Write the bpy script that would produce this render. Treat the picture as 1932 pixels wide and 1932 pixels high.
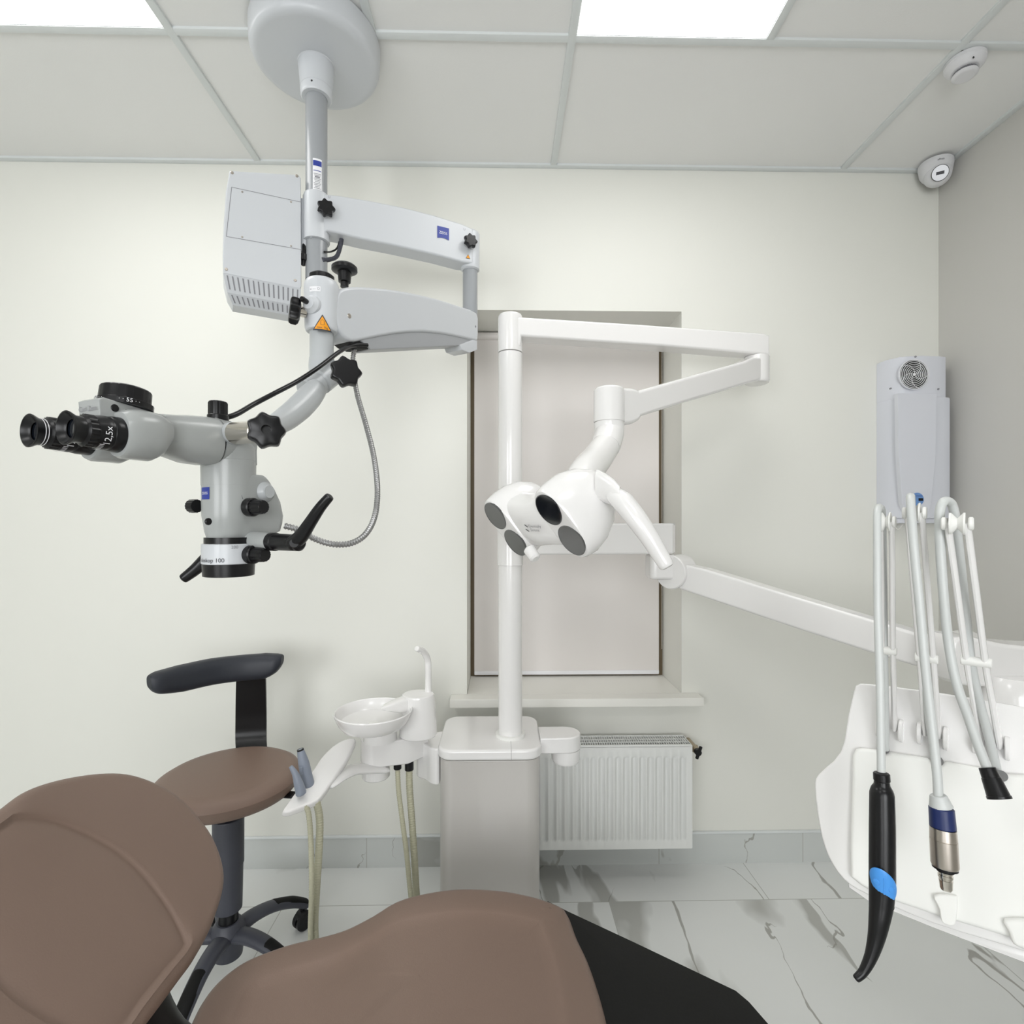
import bpy, bmesh, math, random
from mathutils import Vector as V, Matrix
random.seed(4)
for o in list(bpy.data.objects): bpy.data.objects.remove(o)
SC = bpy.context.scene
COL = SC.collection
PI = math.pi
# ------------------------------------------------------------------ camera, world, light, exposure
CZ = 1.402                                   # eye height
TH = math.atan(0.02)
cd = bpy.data.cameras.new('camera'); cam = bpy.data.objects.new('camera', cd); COL.objects.link(cam)
cam.location = (0, 0, CZ); cam.rotation_euler = (PI/2, 0, -TH)
cd.sensor_width = 36; cd.lens = 36*1000/1932; cd.shift_y = 23/1932; cd.clip_start = 0.05
SC.camera = cam
w = bpy.data.worlds.new('world'); SC.world = w; w.use_nodes = True
w.node_tree.nodes['Background'].inputs[0].default_value = (0.55, 0.6, 0.7, 1)
w.node_tree.nodes['Background'].inputs[1].default_value = 0.35
SC.view_settings.view_transform = 'Standard'; SC.view_settings.look = 'None'
SC.view_settings.exposure = 0.50; SC.view_settings.gamma = 1.0
PANEL_STRENGTH = 5.2
# room: X from XL to XR, Y from YF (behind the camera) to YB, floor 0, ceiling ZC
XL, XR, YF, YB, ZC = -3.39, 1.831, -2.0, 2.184, 2.87

# daylight outside the two windows of the wall behind the viewer
FW = ((-2.6, -1.2), (-.6, .8))
for wx0, wx1 in FW:
    ld = bpy.data.lights.new('daylight', 'AREA'); ld.shape = 'RECTANGLE'; ld.size = wx1-wx0; ld.size_y = 1.5; ld.energy = 42; ld.color = (.97, .985, 1.0)
    lo_ = bpy.data.objects.new('daylight', ld); COL.objects.link(lo_); lo_.location = ((wx0+wx1)/2, YF-.16, 1.6); lo_.rotation_euler = (PI/2, 0, 0)

# ------------------------------------------------------------------ helpers
_c, _s = math.cos(TH), math.sin(TH)
def ray(px, py):
    u = (px-966)/1000; v = (989-py)/1000
    return V((_s+_c*u, _c-_s*u, v))
def W(px, py, Y):
    d = ray(px, py); return V((0, 0, CZ)) + d*(Y/d.y)
def onplane(px, py, P, n):
    d = ray(px, py); o = V((0, 0, CZ)); return o + d*((P-o).dot(n)/d.dot(n))
def vplane(A, B, off=0.0):
    a = V((A[0], A[1], 0)); b = V((B[0], B[1], 0)); d = (b-a).normalized()
    n = V((d.y, -d.x, 0))
    if n.dot(a) > 0: n = -n
    return a + n*off, n
def trace(pts, pl): return [onplane(x, y, pl[0], pl[1]) for x, y in pts]
def frame(n, up=V((0, 0, 1))):
    n = V(n).normalized()
    if abs(n.dot(up)) > .98: up = V((0, 1, 0))
    x = up.cross(n).normalized(); y = n.cross(x).normalized()
    return x, y, n
def smooth_pts(pts, k=6, closed=False):
    pts = [V(p) for p in pts]; n = len(pts); out = []
    rng = range(n) if closed else range(n-1)
    for i in rng:
        g = lambda j: pts[j % n] if closed else pts[max(0, min(n-1, j))]
        p0, p1, p2, p3 = g(i-1), g(i), g(i+1), g(i+2)
        for q in range(k):
            t = q/k
            out.append(0.5*((2*p1)+(p2-p0)*t+(2*p0-5*p1+4*p2-p3)*t*t+(3*p1-p0-3*p2+p3)*t**3))
    if not closed: out.append(pts[-1])
    return out
def lerp_list(a, k=6):
    out = []
    for i in range(len(a)-1):
        for q in range(k): out.append(a[i]+(a[i+1]-a[i])*q/k)
    return out+[a[-1]]

class MB:
    def __init__(s): s.v = []; s.f = []
    def add(s, vs, fs):
        o = len(s.v); s.v += [tuple(v) for v in vs]; s.f += [tuple(i+o for i in f) for f in fs]; return s
    def bm(s, bm, mat=None):
        bm.verts.index_update()
        s.add([(mat @ v.co) if mat else v.co.copy() for v in bm.verts], [[v.index for v in f.verts] for f in bm.faces])
        bm.free(); return s
    def box(s, lo, hi, bev=0, seg=2):
        lo = V(lo); hi = V(hi); bm = bmesh.new(); bmesh.ops.create_cube(bm, size=1)
        for v in bm.verts: v.co = V([(lo[i]+hi[i])/2+v.co[i]*(hi[i]-lo[i]) for i in range(3)])
        if bev: bmesh.ops.bevel(bm, geom=bm.edges[:], offset=bev, segments=seg, profile=.5, affect='EDGES', clamp_overlap=True)
        return s.bm(bm)
    def obox(s, c, x, y, z, size, bev=0, seg=2):
        M = Matrix((x, y, z)).transposed().to_4x4(); M.translation = V(c)
        bm = bmesh.new(); bmesh.ops.create_cube(bm, size=1)
        for v in bm.verts: v.co = V([v.co[i]*size[i] for i in range(3)])
        if bev: bmesh.ops.bevel(bm, geom=bm.edges[:], offset=bev, segments=seg, profile=.5, affect='EDGES', clamp_overlap=True)
        return s.bm(bm, M)
    def prism(s, pts, ext, bev=0, seg=2, vbev=0):
        pts = [V(p) for p in pts]; ext = V(ext)
        bm = bmesh.new(); a = [bm.verts.new(p) for p in pts]; b = [bm.verts.new(p+ext) for p in pts]; n = len(pts)
        bm.faces.new(a); bm.faces.new(b[::-1])
        for i in range(n): bm.faces.new((a[(i+1) % n], a[i], b[i], b[(i+1) % n]))
        bmesh.ops.recalc_face_normals(bm, faces=bm.faces[:])
        if vbev:
            es = [e for e in bm.edges if abs((e.verts[0].co-e.verts[1].co).normalized().dot(ext.normalized())) > .99]
            bmesh.ops.bevel(bm, geom=es, offset=vbev, segments=6, profile=.5, affect='EDGES', clamp_overlap=True)
        if bev:
            es = [e for e in bm.edges if abs((e.verts[0].co-e.verts[1].co).normalized().dot(ext.normalized())) < .5]
            bmesh.ops.bevel(bm, geom=es, offset=bev, segments=seg, profile=.5, affect='EDGES', clamp_overlap=True)
        return s.bm(bm)
    def rings(s, rs, cap0=True, cap1=True):
        n = len(rs[0]); vs = [p for r in rs for p in r]; fs = []
        for i in range(len(rs)-1):
            for j in range(n):
                k = (j+1) % n; fs.append((i*n+j, i*n+k, (i+1)*n+k, (i+1)*n+j))
        if cap0: fs.append(tuple(range(n))[::-1])
        if cap1: fs.append(tuple((len(rs)-1)*n+j for j in range(n)))
        return s.add(vs, fs)
    def lathe(s, o, ax, prof, n=40, cap0=True, cap1=True, sx=1, up=V((0, 0, 1)), lobes=0, amp=0):
        x, y, z = frame(ax, up); o = V(o); rs = []
        for h, r in prof:
            ring = []
            for k in range(n):
                t = 2*PI*k/n; rr = r*(1+(amp*math.cos(lobes*t) if lobes else 0))
                ring.append(o+z*h+x*(rr*math.cos(t)*sx)+y*(rr*math.sin(t)))
            rs.append(ring)
        return s.rings(rs, cap0, cap1)
    def cyl(s, a, b, r, r2=None, n=32, bev=.001):
        a = V(a); b = V(b); L = (b-a).length; r2 = r if r2 is None else r2; bev = min(bev, L/4, r/3, max(r2, 1e-4)/3)
        return s.lathe(a, b-a, [(0, r-bev), (bev, r), (L-bev, r2), (L, r2-bev)], n)
    def tube(s, pts, r, n=14, sec=None, k=6, smooth=True, up=V((0, 0, 1)), taper_cap=True):
        """sec=(a,b): elliptical section factors (across, along up)"""
        m = len(pts); rl = r if isinstance(r, (list, tuple)) else [r]*m
        if smooth: P = smooth_pts(pts, k); R = lerp_list(rl, k)
        else: P = [V(p) for p in pts]; R = list(rl)
        rs = []; px = None
        for i, p in enumerate(P):
            d = (P[min(i+1, len(P)-1)]-P[max(i-1, 0)]).normalized()
            if px is None:
                x, y, _ = frame(d, up)
            else:
                x = (px-d*px.dot(d)).normalized(); y = d.cross(x)
            px = x; a, b = sec if sec else (1, 1)
            rs.append([p+x*(R[i]*a*math.cos(2*PI*j/n))+y*(R[i]*b*math.sin(2*PI*j/n)) for j in range(n)])
        if taper_cap:
            for end in (0, -1):
                c = P[end]; d = (P[0]-P[1]).normalized() if end == 0 else (P[-1]-P[-2]).normalized()
                rr = R[end]
                extra = [[c+(q-c)*.9+d*rr*.25 for q in rs[end]], [c+(q-c)*.6+d*rr*.42 for q in rs[end]]]
                if end == 0: rs = extra[::-1]+rs
                else: rs = rs+extra
        return s.rings(rs)
    def ribbed(s, pts, r, pitch, amp, n=12):
        P = smooth_pts(pts, 40); L = [0]
        for i in range(1, len(P)): L.append(L[-1]+(P[i]-P[i-1]).length)
        tot = L[-1]; m = max(2, int(tot/pitch*4)); Q = []; j = 0
        for i in range(m+1):
            t = tot*i/m
            while j < len(L)-2 and L[j+1] < t: j += 1
            Q.append(P[j].lerp(P[j+1], (t-L[j])/max(1e-9, L[j+1]-L[j])))
        R = [r*(1+(amp if (i % 4) in (0, 1) else -amp)) for i in range(m+1)]
        return s.tube(Q, R, n, smooth=False, taper_cap=False)
    def loft(s, secs, n=32, p=2.0):
        """secs: (centre, xaxis*half, yaxis*half) superellipse sections"""
        rs = []
        for c, a, b in secs:
            ring = []
            for j in range(n):
                t = 2*PI*j/n; ct, st = math.cos(t), math.sin(t)
                ring.append(V(c)+V(a)*(math.copysign(abs(ct)**(2/p), ct))+V(b)*(math.copysign(abs(st)**(2/p), st)))
            rs.append(ring)
        return s.rings(rs)
    def mesh(s, name, off, mat, ang=35):
        me = bpy.data.meshes.new(name); me.from_pydata([(a-off[0], b-off[1], c-off[2]) for a, b, c in s.v], [], s.f)
        bm = bmesh.new(); bm.from_mesh(me); bmesh.ops.recalc_face_normals(bm, faces=bm.faces[:]); bm.to_mesh(me); bm.free()
        me.materials.append(mat)
        for p in me.polygons: p.use_smooth = True
        me.set_sharp_from_angle(angle=math.radians(ang)); me.update(); return me
def wn(o):
    md = o.modifiers.new('weighted_normals', 'WEIGHTED_NORMAL'); md.keep_sharp = True; md.mode = 'FACE_AREA'; md.weight = 50
class Thing:
    def __init__(s, name, loc, label, cat, group=None):
        s.loc = V(loc); s.o = bpy.data.objects.new(name, None); s.o.empty_display_size = .05
        COL.objects.link(s.o); s.o.location = loc; s.o['label'] = label; s.o['category'] = cat
        if group: s.o['group'] = group
    def part(s, name, mb, mat, parent=None, label=None, ang=35):
        me = mb.mesh(name, s.loc, mat, ang); o = bpy.data.objects.new(name, me); COL.objects.link(o)
        o.parent = parent or s.o; wn(o)
        if label: o['label'] = label
        return o
def single(name, mb, mat, label, cat, group=None, ang=35, base=(0, 0, 0)):
    me = mb.mesh(name, V(base), mat, ang); o = bpy.data.objects.new(name, me); COL.objects.link(o); o.location = base; wn(o)
    o['label'] = label; o['category'] = cat
    if group: o['group'] = group
    return o
def struct(name, mb, mat, ang=35, parent=None):
    me = mb.mesh(name, V((0, 0, 0)), mat, ang); o = bpy.data.objects.new(name, me); COL.objects.link(o)
    if parent: o.parent = parent
    else: o['kind'] = 'structure'
    return o
def textmb(body, size, conv, align='CENTER', depth=0.0):
    cu = bpy.data.curves.new('t', 'FONT'); cu.body = body; cu.size = size; cu.align_x = align; cu.align_y = 'CENTER'
    cu.resolution_u = 3
    ob = bpy.data.objects.new('t', cu); COL.objects.link(ob)
    me = bpy.data.meshes.new_from_object(ob)
    m = MB(); m.add([conv(v.co.x, v.co.y) for v in me.vertices], [tuple(p.vertices) for p in me.polygons])
    bpy.data.objects.remove(ob); bpy.data.meshes.remove(me); return m
def flat(o, x, y, n, off=.0006):
    o = V(o)
    return lambda u, v: o+x*u+y*v+n*off
def oncyl(c, ax, r, t0, h0, off=.0006):
    """wrap (u,v) round a vertical cylinder of radius r about c; t0 = heading of u=0"""
    c = V(c)
    def f(u, v):
        t = t0+u/r; return V((c.x+(r+off)*math.cos(t), c.y+(r+off)*math.sin(t), h0+v))
    return f
def decal(pts, conv): m = MB(); return m.add([conv(a, b) for a, b in pts], [tuple(range(len(pts)))])
def gridquad(w_, h_, conv, nx=10):
    m = MB(); vs = []; fs = []
    for i in range(nx+1):
        for j in (0, 1): vs.append(conv(-w_/2+w_*i/nx, -h_/2+h_*j))
    for i in range(nx): fs.append((2*i, 2*i+2, 2*i+3, 2*i+1))
    return m.add(vs, fs)
def starknob(m, o, ax, r, h, lobes=7, amp=.13, hole=0):
    x, y, z = frame(ax); o = V(o); n = lobes*8; rs = []
    prof = [(0, .55), (h*.12, .86), (h*.3, 1.0), (h*.75, 1.0), (h*.93, .93), (h, .80)]
    if hole: prof += [(h, hole/r), (h*.6, hole/r)]
    for hh, f in prof:
        ring = []
        for k in range(n):
            t = 2*PI*k/n; a = amp if f > .5 else 0
            rr = r*f*(1-1.75*a*abs(math.sin(lobes*t/2))**1.6) if a else r*f; ring.append(o+z*hh+x*(rr*math.cos(t))+y*(rr*math.sin(t)))
        rs.append(ring)
    return m.rings(rs)
def knurl(m, o, ax, r, h, n=60, lobes=15, amp=.035, r2=None):
    r2 = r2 or r
    return m.lathe(o, ax, [(0, r*.96), (h*.06, r), (h*.9, r2), (h, r2*.9)], n, lobes=lobes, amp=amp)

# ------------------------------------------------------------------ materials
def mat(name, col, rough=.5, metal=0, coat=0, spec=.5, bump=0, bscale=200, ior=None, sub=None):
    m = bpy.data.materials.new(name); m.use_nodes = True; nt = m.node_tree; b = nt.nodes['Principled BSDF']
    b.inputs['Base Color'].default_value = (*col, 1); b.inputs['Roughness'].default_value = rough
    b.inputs['Metallic'].default_value = metal; b.inputs['Coat Weight'].default_value = coat
    b.inputs['Specular IOR Level'].default_value = spec
    if coat: b.inputs['Coat Roughness'].default_value = .06
    tc = nt.nodes.new('ShaderNodeTexCoord'); no = nt.nodes.new('ShaderNodeTexNoise'); no.inputs['Scale'].default_value = bscale
    no.inputs['Detail'].default_value = 3; nt.links.new(tc.outputs['Object'], no.inputs['Vector'])
    mp = nt.nodes.new('ShaderNodeMapRange'); mp.inputs[3].default_value = rough*.93; mp.inputs[4].default_value = min(1, rough*1.07)
    nt.links.new(no.outputs['Fac'], mp.inputs[0]); nt.links.new(mp.outputs[0], b.inputs['Roughness'])
    if bump:
        bp = nt.nodes.new('ShaderNodeBump'); bp.inputs['Strength'].default_value = bump; bp.inputs['Distance'].default_value = .001
        nt.links.new(no.outputs['Fac'], bp.inputs['Height']); nt.links.new(bp.outputs[0], b.inputs['Normal'])
    return m
def srgb(r, g, b): 
    f = lambda c: (c/255/12.92) if c/255 <= .04045 else ((c/255+.055)/1.055)**2.4
    return (f(r), f(g), f(b))
M = {}
M['wall'] = mat('wall_paint', (.815, .815, .762), .55, bump=.04, bscale=120)
M['wallgrey'] = mat('grey_wall_paint', (.62, .61, .58), .55, bump=.04, bscale=120)  # right wall: more neutral grey, with its shade put into the colour
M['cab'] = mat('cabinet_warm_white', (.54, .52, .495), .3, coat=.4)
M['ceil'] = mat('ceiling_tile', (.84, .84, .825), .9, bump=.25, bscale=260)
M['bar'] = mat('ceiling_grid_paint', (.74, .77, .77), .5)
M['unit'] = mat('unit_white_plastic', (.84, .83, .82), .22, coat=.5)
M['unitmatt'] = mat('matt_white_silicone', (.86, .86, .83), .45)
M['mwhite'] = mat('microscope_white_lacquer', (.60, .62, .645), .32)
M['mgrey'] = mat('microscope_grey_lacquer', (.48, .50, .51), .3)
M['headgrey'] = mat('microscope_head_grey_lacquer', (.38, .395, .39), .26)
M['polegrey'] = mat('grey_pole_lacquer', (.33, .345, .36), .22)
M['underarm'] = mat('grey_arm_cover', (.36, .37, .385), .4)
M['black'] = mat('black_plastic', (.006, .006, .007), .3, spec=.35)
M['blackmat'] = mat('black_rubber_mat', (.006, .006, .006), .6, spec=.2)
M['softblack'] = mat('dark_blue_black_padding', (.018, .021, .030), .48)
M['darkgrey'] = mat('dark_grey_plastic', (.055, .058, .075), .45, bump=.1, bscale=600)
M['chrome'] = mat('polished_steel', (.72, .68, .62), .2, metal=1)
M['steel'] = mat('brushed_steel', (.55, .50, .45), .32, metal=1)
M['conduit'] = mat('steel_conduit', (.38, .38, .38), .35, metal=.8)
M['blue'] = mat('logo_blue', srgb(45, 62, 150), .4)
M['white'] = mat('white_print', (.85, .85, .87), .5)
M['print'] = mat('dark_print', (.05, .05, .06), .5)
M['greyprint'] = mat('grey_print', (.25, .25, .27), .5)
M['orange'] = mat('warning_orange', srgb(240, 158, 10), .4)
M['groove'] = mat('seam_shadow_rubber', (.18, .18, .18), .7)  # dark grey for the lid seam and hose notches
M['leather'] = mat('brown_leatherette', srgb(126, 105, 93), .5, bump=.25, bscale=420)
M['sill'] = mat('sill_plastic', (.86, .85, .80), .4)
M['blind'] = mat('blind_fabric', (.78, .745, .72), .42, bump=.15, bscale=900)
M['radiator'] = mat('radiator_enamel', (.80, .81, .79), .3)
M['dark'] = mat('dark_slot', (.02, .02, .02), .8)
M['purifier'] = mat('purifier_plastic', (.70, .715, .77), .35)
M['sky'] = mat('badge_blue', srgb(110, 150, 205), .4)
M['button'] = mat('button_blue', srgb(72, 150, 228), .4)
M['navy'] = mat('navy_ring', srgb(28, 42, 92), .35)
M['hose'] = mat('beige_hose', srgb(186, 184, 160), .5)
M['greyhose'] = mat('light_grey_hose', (.60, .62, .61), .35)
M['nozzle'] = mat('blue_grey_nozzle', srgb(140, 148, 162), .4)
M['lens'] = mat('lamp_lens_glass', (.075, .078, .078), .12, coat=1)
M['lensdark'] = mat('dark_sensor_glass', (.006, .008, .012), .06, coat=1)
M['detector'] = mat('detector_plastic', (.74, .74, .76), .4)
M['brass'] = mat('nickel_brass', (.45, .38, .28), .35, metal=1)
M['frame'] = mat('window_frame_plastic', (.75, .74, .70), .35)
M['tan'] = mat('frame_wood_foil', (.16, .12, .07), .5)  # brown window frame, with the shade behind the blind in its colour
def emis(name, col, st):
    m = bpy.data.materials.new(name); m.use_nodes = True; nt = m.node_tree; nt.nodes.clear()
    e = nt.nodes.new('ShaderNodeEmission'); o = nt.nodes.new('ShaderNodeOutputMaterial')
    e.inputs[0].default_value = (*col, 1); e.inputs[1].default_value = st; nt.links.new(e.outputs[0], o.inputs[0]); return m
M['panel'] = emis('led_panel', (1, .995, .98), PANEL_STRENGTH)
def glass():
    m = bpy.data.materials.new('window_glass'); m.use_nodes = True; nt = m.node_tree; nt.nodes.clear()
    o = nt.nodes.new('ShaderNodeOutputMaterial'); mx = nt.nodes.new('ShaderNodeMixShader'); t = nt.nodes.new('ShaderNodeBsdfTransparent')
    g = nt.nodes.new('ShaderNodeBsdfGlossy'); g.inputs['Roughness'].default_value = .01; f = nt.nodes.new('ShaderNodeFresnel'); f.inputs[0].default_value = 1.45
    nt.links.new(f.outputs[0], mx.inputs[0]); nt.links.new(t.outputs[0], mx.inputs[1]); nt.links.new(g.outputs[0], mx.inputs[2]); nt.links.new(mx.outputs[0], o.inputs[0])
    return m
M['glass'] = glass()
def marble(name, tiles, base=(.80, .81, .795), ax='XY', tint=1):
    m = bpy.data.materials.new(name); m.use_nodes = True; nt = m.node_tree; N = nt.nodes; L = nt.links; b = N['Principled BSDF']
    tc = N.new('ShaderNodeTexCoord')
    vec = tc.outputs['Object']
    sep = N.new('ShaderNodeSeparateXYZ'); L.new(vec, sep.inputs[0])
    cmb = N.new('ShaderNodeCombineXYZ')
    L.new(sep.outputs['X'], cmb.inputs[0]); L.new(sep.outputs['Y' if ax == 'XY' else 'Z'], cmb.inputs[1])
    br = N.new('ShaderNodeTexBrick'); mp = N.new('ShaderNodeMapping'); mp.inputs['Location'].default_value = tiles['loc']
    L.new(cmb.outputs[0], mp.inputs[0]); L.new(mp.outputs[0], br.inputs['Vector'])
    br.offset = tiles['off']; br.offset_frequency = 2; br.squash = 1
    br.inputs['Scale'].default_value = 1; br.inputs['Mortar Size'].default_value = .0016; br.inputs['Mortar Smooth'].default_value = 0.2
    br.inputs['Brick Width'].default_value = tiles['w']; br.inputs['Row Height'].default_value = tiles['h']
    br.inputs['Color1'].default_value = (0, 0, 0, 1); br.inputs['Color2'].default_value = (1, 1, 1, 1); br.inputs['Mortar'].default_value = (.5, .5, .5, 1)
    # vein coordinates shifted per tile
    sc = N.new('ShaderNodeVectorMath'); sc.operation = 'SCALE'; sc.inputs['Scale'].default_value = 7.3; L.new(br.outputs['Color'], sc.inputs[0])
    ad = N.new('ShaderNodeVectorMath'); ad.operation = 'ADD'; L.new(vec, ad.inputs[0]); L.new(sc.outputs[0], ad.inputs[1])
    def vein(rot, scale, width, seed, mscale, mlo, mhi, stretch):
        mm = N.new('ShaderNodeMapping'); mm.inputs['Rotation'].default_value = (0, 0, rot); mm.inputs['Location'].default_value = (seed, seed*1.7, 0)
        mm.inputs['Scale'].default_value = (1, stretch, 1)
        L.new(ad.outputs[0], mm.inputs[0])
        n = N.new('ShaderNodeTexNoise'); n.inputs['Scale'].default_value = scale; n.inputs['Detail'].default_value = 6; n.inputs['Roughness'].default_value = .47
        n.inputs['Distortion'].default_value = .25
        L.new(mm.outputs[0], n.inputs['Vector'])
        s1 = N.new('ShaderNodeMath'); s1.operation = 'SUBTRACT'; s1.inputs[1].default_value = .5; L.new(n.outputs['Fac'], s1.inputs[0])
        s2 = N.new('ShaderNodeMath'); s2.operation = 'ABSOLUTE'; L.new(s1.outputs[0], s2.inputs[0])
        k = N.new('ShaderNodeTexNoise'); k.inputs['Scale'].default_value = mscale; k.inputs['Detail'].default_value = 2; L.new(mm.outputs[0], k.inputs['Vector'])
        kr = N.new('ShaderNodeMapRange'); kr.inputs[1].default_value = mlo; kr.inputs[2].default_value = mhi; L.new(k.outputs['Fac'], kr.inputs[0])
        wd = N.new('ShaderNodeMath'); wd.operation = 'MULTIPLY'; wd.inputs[1].default_value = width; L.new(kr.outputs[0], wd.inputs[0])
        dv = N.new('ShaderNodeMath'); dv.operation = 'DIVIDE'; L.new(s2.outputs[0], dv.inputs[0])
        ws = N.new('ShaderNodeMath'); ws.operation = 'ADD'; ws.inputs[1].default_value = 1e-5; L.new(wd.outputs[0], ws.inputs[0]); L.new(ws.outputs[0], dv.inputs[1])
        r = N.new('ShaderNodeMapRange'); r.inputs[1].default_value = .55; r.inputs[2].default_value = 1.0; r.inputs[3].default_value = 1; r.inputs[4].default_value = 0
        L.new(dv.outputs[0], r.inputs[0]); return r.outputs[0]
    v1 = vein(.75, .85, .040, 3.1, 1.8, .47, .66, .32); v2 = vein(.5, 1.5, .0065, 8.7, 2.4, .43, .60, .35)
    cl = N.new('ShaderNodeTexNoise'); cl.inputs['Scale'].default_value = 1.8; cl.inputs['Detail'].default_value = 4; L.new(ad.outputs[0], cl.inputs['Vector'])
    mx0 = N.new('ShaderNodeMixRGB'); mx0.inputs[1].default_value = (*base, 1); mx0.inputs[2].default_value = (base[0]*.93, base[1]*.94, base[2]*.94, 1)
    L.new(cl.outputs['Fac'], mx0.inputs[0])
    def mixc(prev, fac, col, st):
        q = N.new('ShaderNodeMath'); q.operation = 'MULTIPLY'; q.inputs[1].default_value = st; L.new(fac, q.inputs[0])
        mx = N.new('ShaderNodeMixRGB'); L.new(q.outputs[0], mx.inputs[0]); L.new(prev, mx.inputs[1]); mx.inputs[2].default_value = (*col, 1); return mx.outputs[0]
    c = mixc(mx0.outputs[0], v1, (.36, .36, .33), .75); c = mixc(c, v2, (.30, .29, .26), .8)
    c = mixc(c, br.outputs['Fac'], (.42, .42, .39), .9)
    L.new(c, b.inputs['Base Color']); b.inputs['Roughness'].default_value = .32
    return m
M['floor'] = marble('marble_floor_tiles', dict(loc=(.80, .44, 0), off=.5, w=1.2, h=.6))
M['skirt'] = marble('marble_skirting', dict(loc=(.55, .5, 0), off=0, w=.6, h=2), base=(.64, .66, .645), ax='XZ')

# ------------------------------------------------------------------ room
WX0, WX1, WZ0, WZ1, WD = -.1417, .7473, .690, 2.284, .30       # window opening
m = MB()
t = .30
def slab(m, x0, x1, z0, z1): m.box((x0, YB, z0), (x1, YB+t, z1))
m = MB()   # back wall as one closed frame round the opening
xs = [XL-.1, WX0, WX1, XR+.1]; zs = [0, WZ0, WZ1, ZC+.1]
idx = {}
for yi, y in enumerate((YB, YB+t)):
    for i, x in enumerate(xs):
        for j, z in enumerate(zs): idx[(yi, i, j)] = len(m.v); m.v.append((x, y, z))
for yi in (0, 1):
    for i in range(3):
        for j in range(3):
            if (i, j) != (1, 1): m.f.append((idx[yi, i, j], idx[yi, i+1, j], idx[yi, i+1, j+1], idx[yi, i, j+1]))
m.f += [(idx[0, 1, 1], idx[0, 2, 1], idx[1, 2, 1], idx[1, 1, 1]), (idx[0, 1, 2], idx[0, 2, 2], idx[1, 2, 2], idx[1, 1, 2]),
        (idx[0, 1, 1], idx[0, 1, 2], idx[1, 1, 2], idx[1, 1, 1]), (idx[0, 2, 1], idx[0, 2, 2], idx[1, 2, 2], idx[1, 2, 1])]
for i in range(3): m.f += [(idx[0, i, 0], idx[0, i+1, 0], idx[1, i+1, 0], idx[1, i, 0]), (idx[0, i, 3], idx[0, i+1, 3], idx[1, i+1, 3], idx[1, i, 3])]
for j in range(3): m.f += [(idx[0, 0, j], idx[0, 0, j+1], idx[1, 0, j+1], idx[1, 0, j]), (idx[0, 3, j], idx[0, 3, j+1], idx[1, 3, j+1], idx[1, 3, j])]
struct('wall_back', m, M['wall'])
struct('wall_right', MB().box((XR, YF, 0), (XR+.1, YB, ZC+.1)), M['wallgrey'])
struct('wall_left', MB().box((XL-.1, YF, 0), (XL, YB, ZC+.1)), M['wall'])
m = MB().box((XL-.1, YF-.1, 0), (XR+.1, YF, .85)).box((XL-.1, YF-.1, 2.35), (XR+.1, YF, ZC+.1))
for a, b in ((XL-.1, FW[0][0]), (FW[0][1], FW[1][0]), (FW[1][1], XR+.1)): m.box((a, YF-.1, .85), (b, YF, 2.35))
struct('wall_front', m, M['wall'])
for k, (a, b) in enumerate(FW):
    m = MB(); y0, y1 = YF-.09, YF-.04
    m.box((a, y0, .85), (a+.06, y1, 2.35)).box((b-.06, y0, .85), (b, y1, 2.35)).box((a+.06, y0, .85), (b-.06, y1, .91)).box((a+.06, y0, 2.29), (b-.06, y1, 2.35))
    m.box(((a+b)/2-.035, y0, .91), ((a+b)/2+.035, y1, 2.29)).box((a+.06, y0, 1.85), (b-.06, y1, 1.90))
    wl = struct('window_%d' % (k+2), m, M['frame'])
    struct('pane', MB().box((a+.06, YF-.068, .91), (b-.06, YF-.062, 2.29)), M['glass'], parent=wl)
struct('floor', MB().box((XL-.1, YF-.1, -.06), (XR+.1, YB+t, 0)), M['floor'])
# suspended ceiling: tiles a little above the grid bars
GX = [-2.7865, -2.1865, -1.5865, -.9865, -.3865, .2135, .8135, 1.4135]; GY = [1.601, 1.001, .401, -.199, -.799, -1.399]
PANELS = [(-1.5865, 1.001), (.2135, 1.001), (-1.5865, -.799), (.2135, -.799)]  # last two, unseen behind the viewer, are added for soft fill light
m = MB()
X0s = [XL-.1]+GX+[XR+.1]; Y0s = [YB+.1]+GY+[YF-.1]
for i in range(len(X0s)-1):
    for j in range(len(Y0s)-1):
        if any(abs(X0s[i]-px) < .01 and abs(Y0s[j+1]-py) < .01 for px, py in PANELS): continue
        m.box((X0s[i], Y0s[j+1], ZC+.008), (X0s[i+1], Y0s[j], ZC+.03))
m.box((XL-.1, YF-.1, ZC+.06), (XR+.1, YB+t, ZC+.1))
struct('ceiling', m, M['ceil'])
n = 1
for y in GY:
    struct('trim_%d' % n, MB().box((XL, y-.012, ZC), (XR, y+.012, ZC+.012), .0008), M['bar']); n += 1
for i, x in enumerate(GX):
    y1 = YB if i in (1, 3, 5, 7) else 1.589
    struct('trim_%d' % n, MB().box((x-.012, YF, ZC-.0006), (x+.012, y1, ZC+.012), .0008), M['bar']); n += 1
struct('trim_%d' % n, MB().box((XL, YB-.022, ZC-.001), (XR, YB, ZC+.012), .001), M['bar']); n += 1
struct('trim_%d' % n, MB().box((XR-.022, YF, ZC-.001), (XR, YB-.022, ZC+.012), .001), M['bar']); n += 1
m = MB().box((XL, YB-.010, 0), (XR, YB, .122)); struct('baseboard_back', m, M['skirt'])
struct('baseboard_right', MB().box((XR-.010, YF, 0), (XR, YB-.010, .122)), M['skirt'])
struct('trim_%d' % n, MB().box((XL, YB-.013, .122), (XR, YB, .130), .002), M['bar']); n += 1
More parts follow.
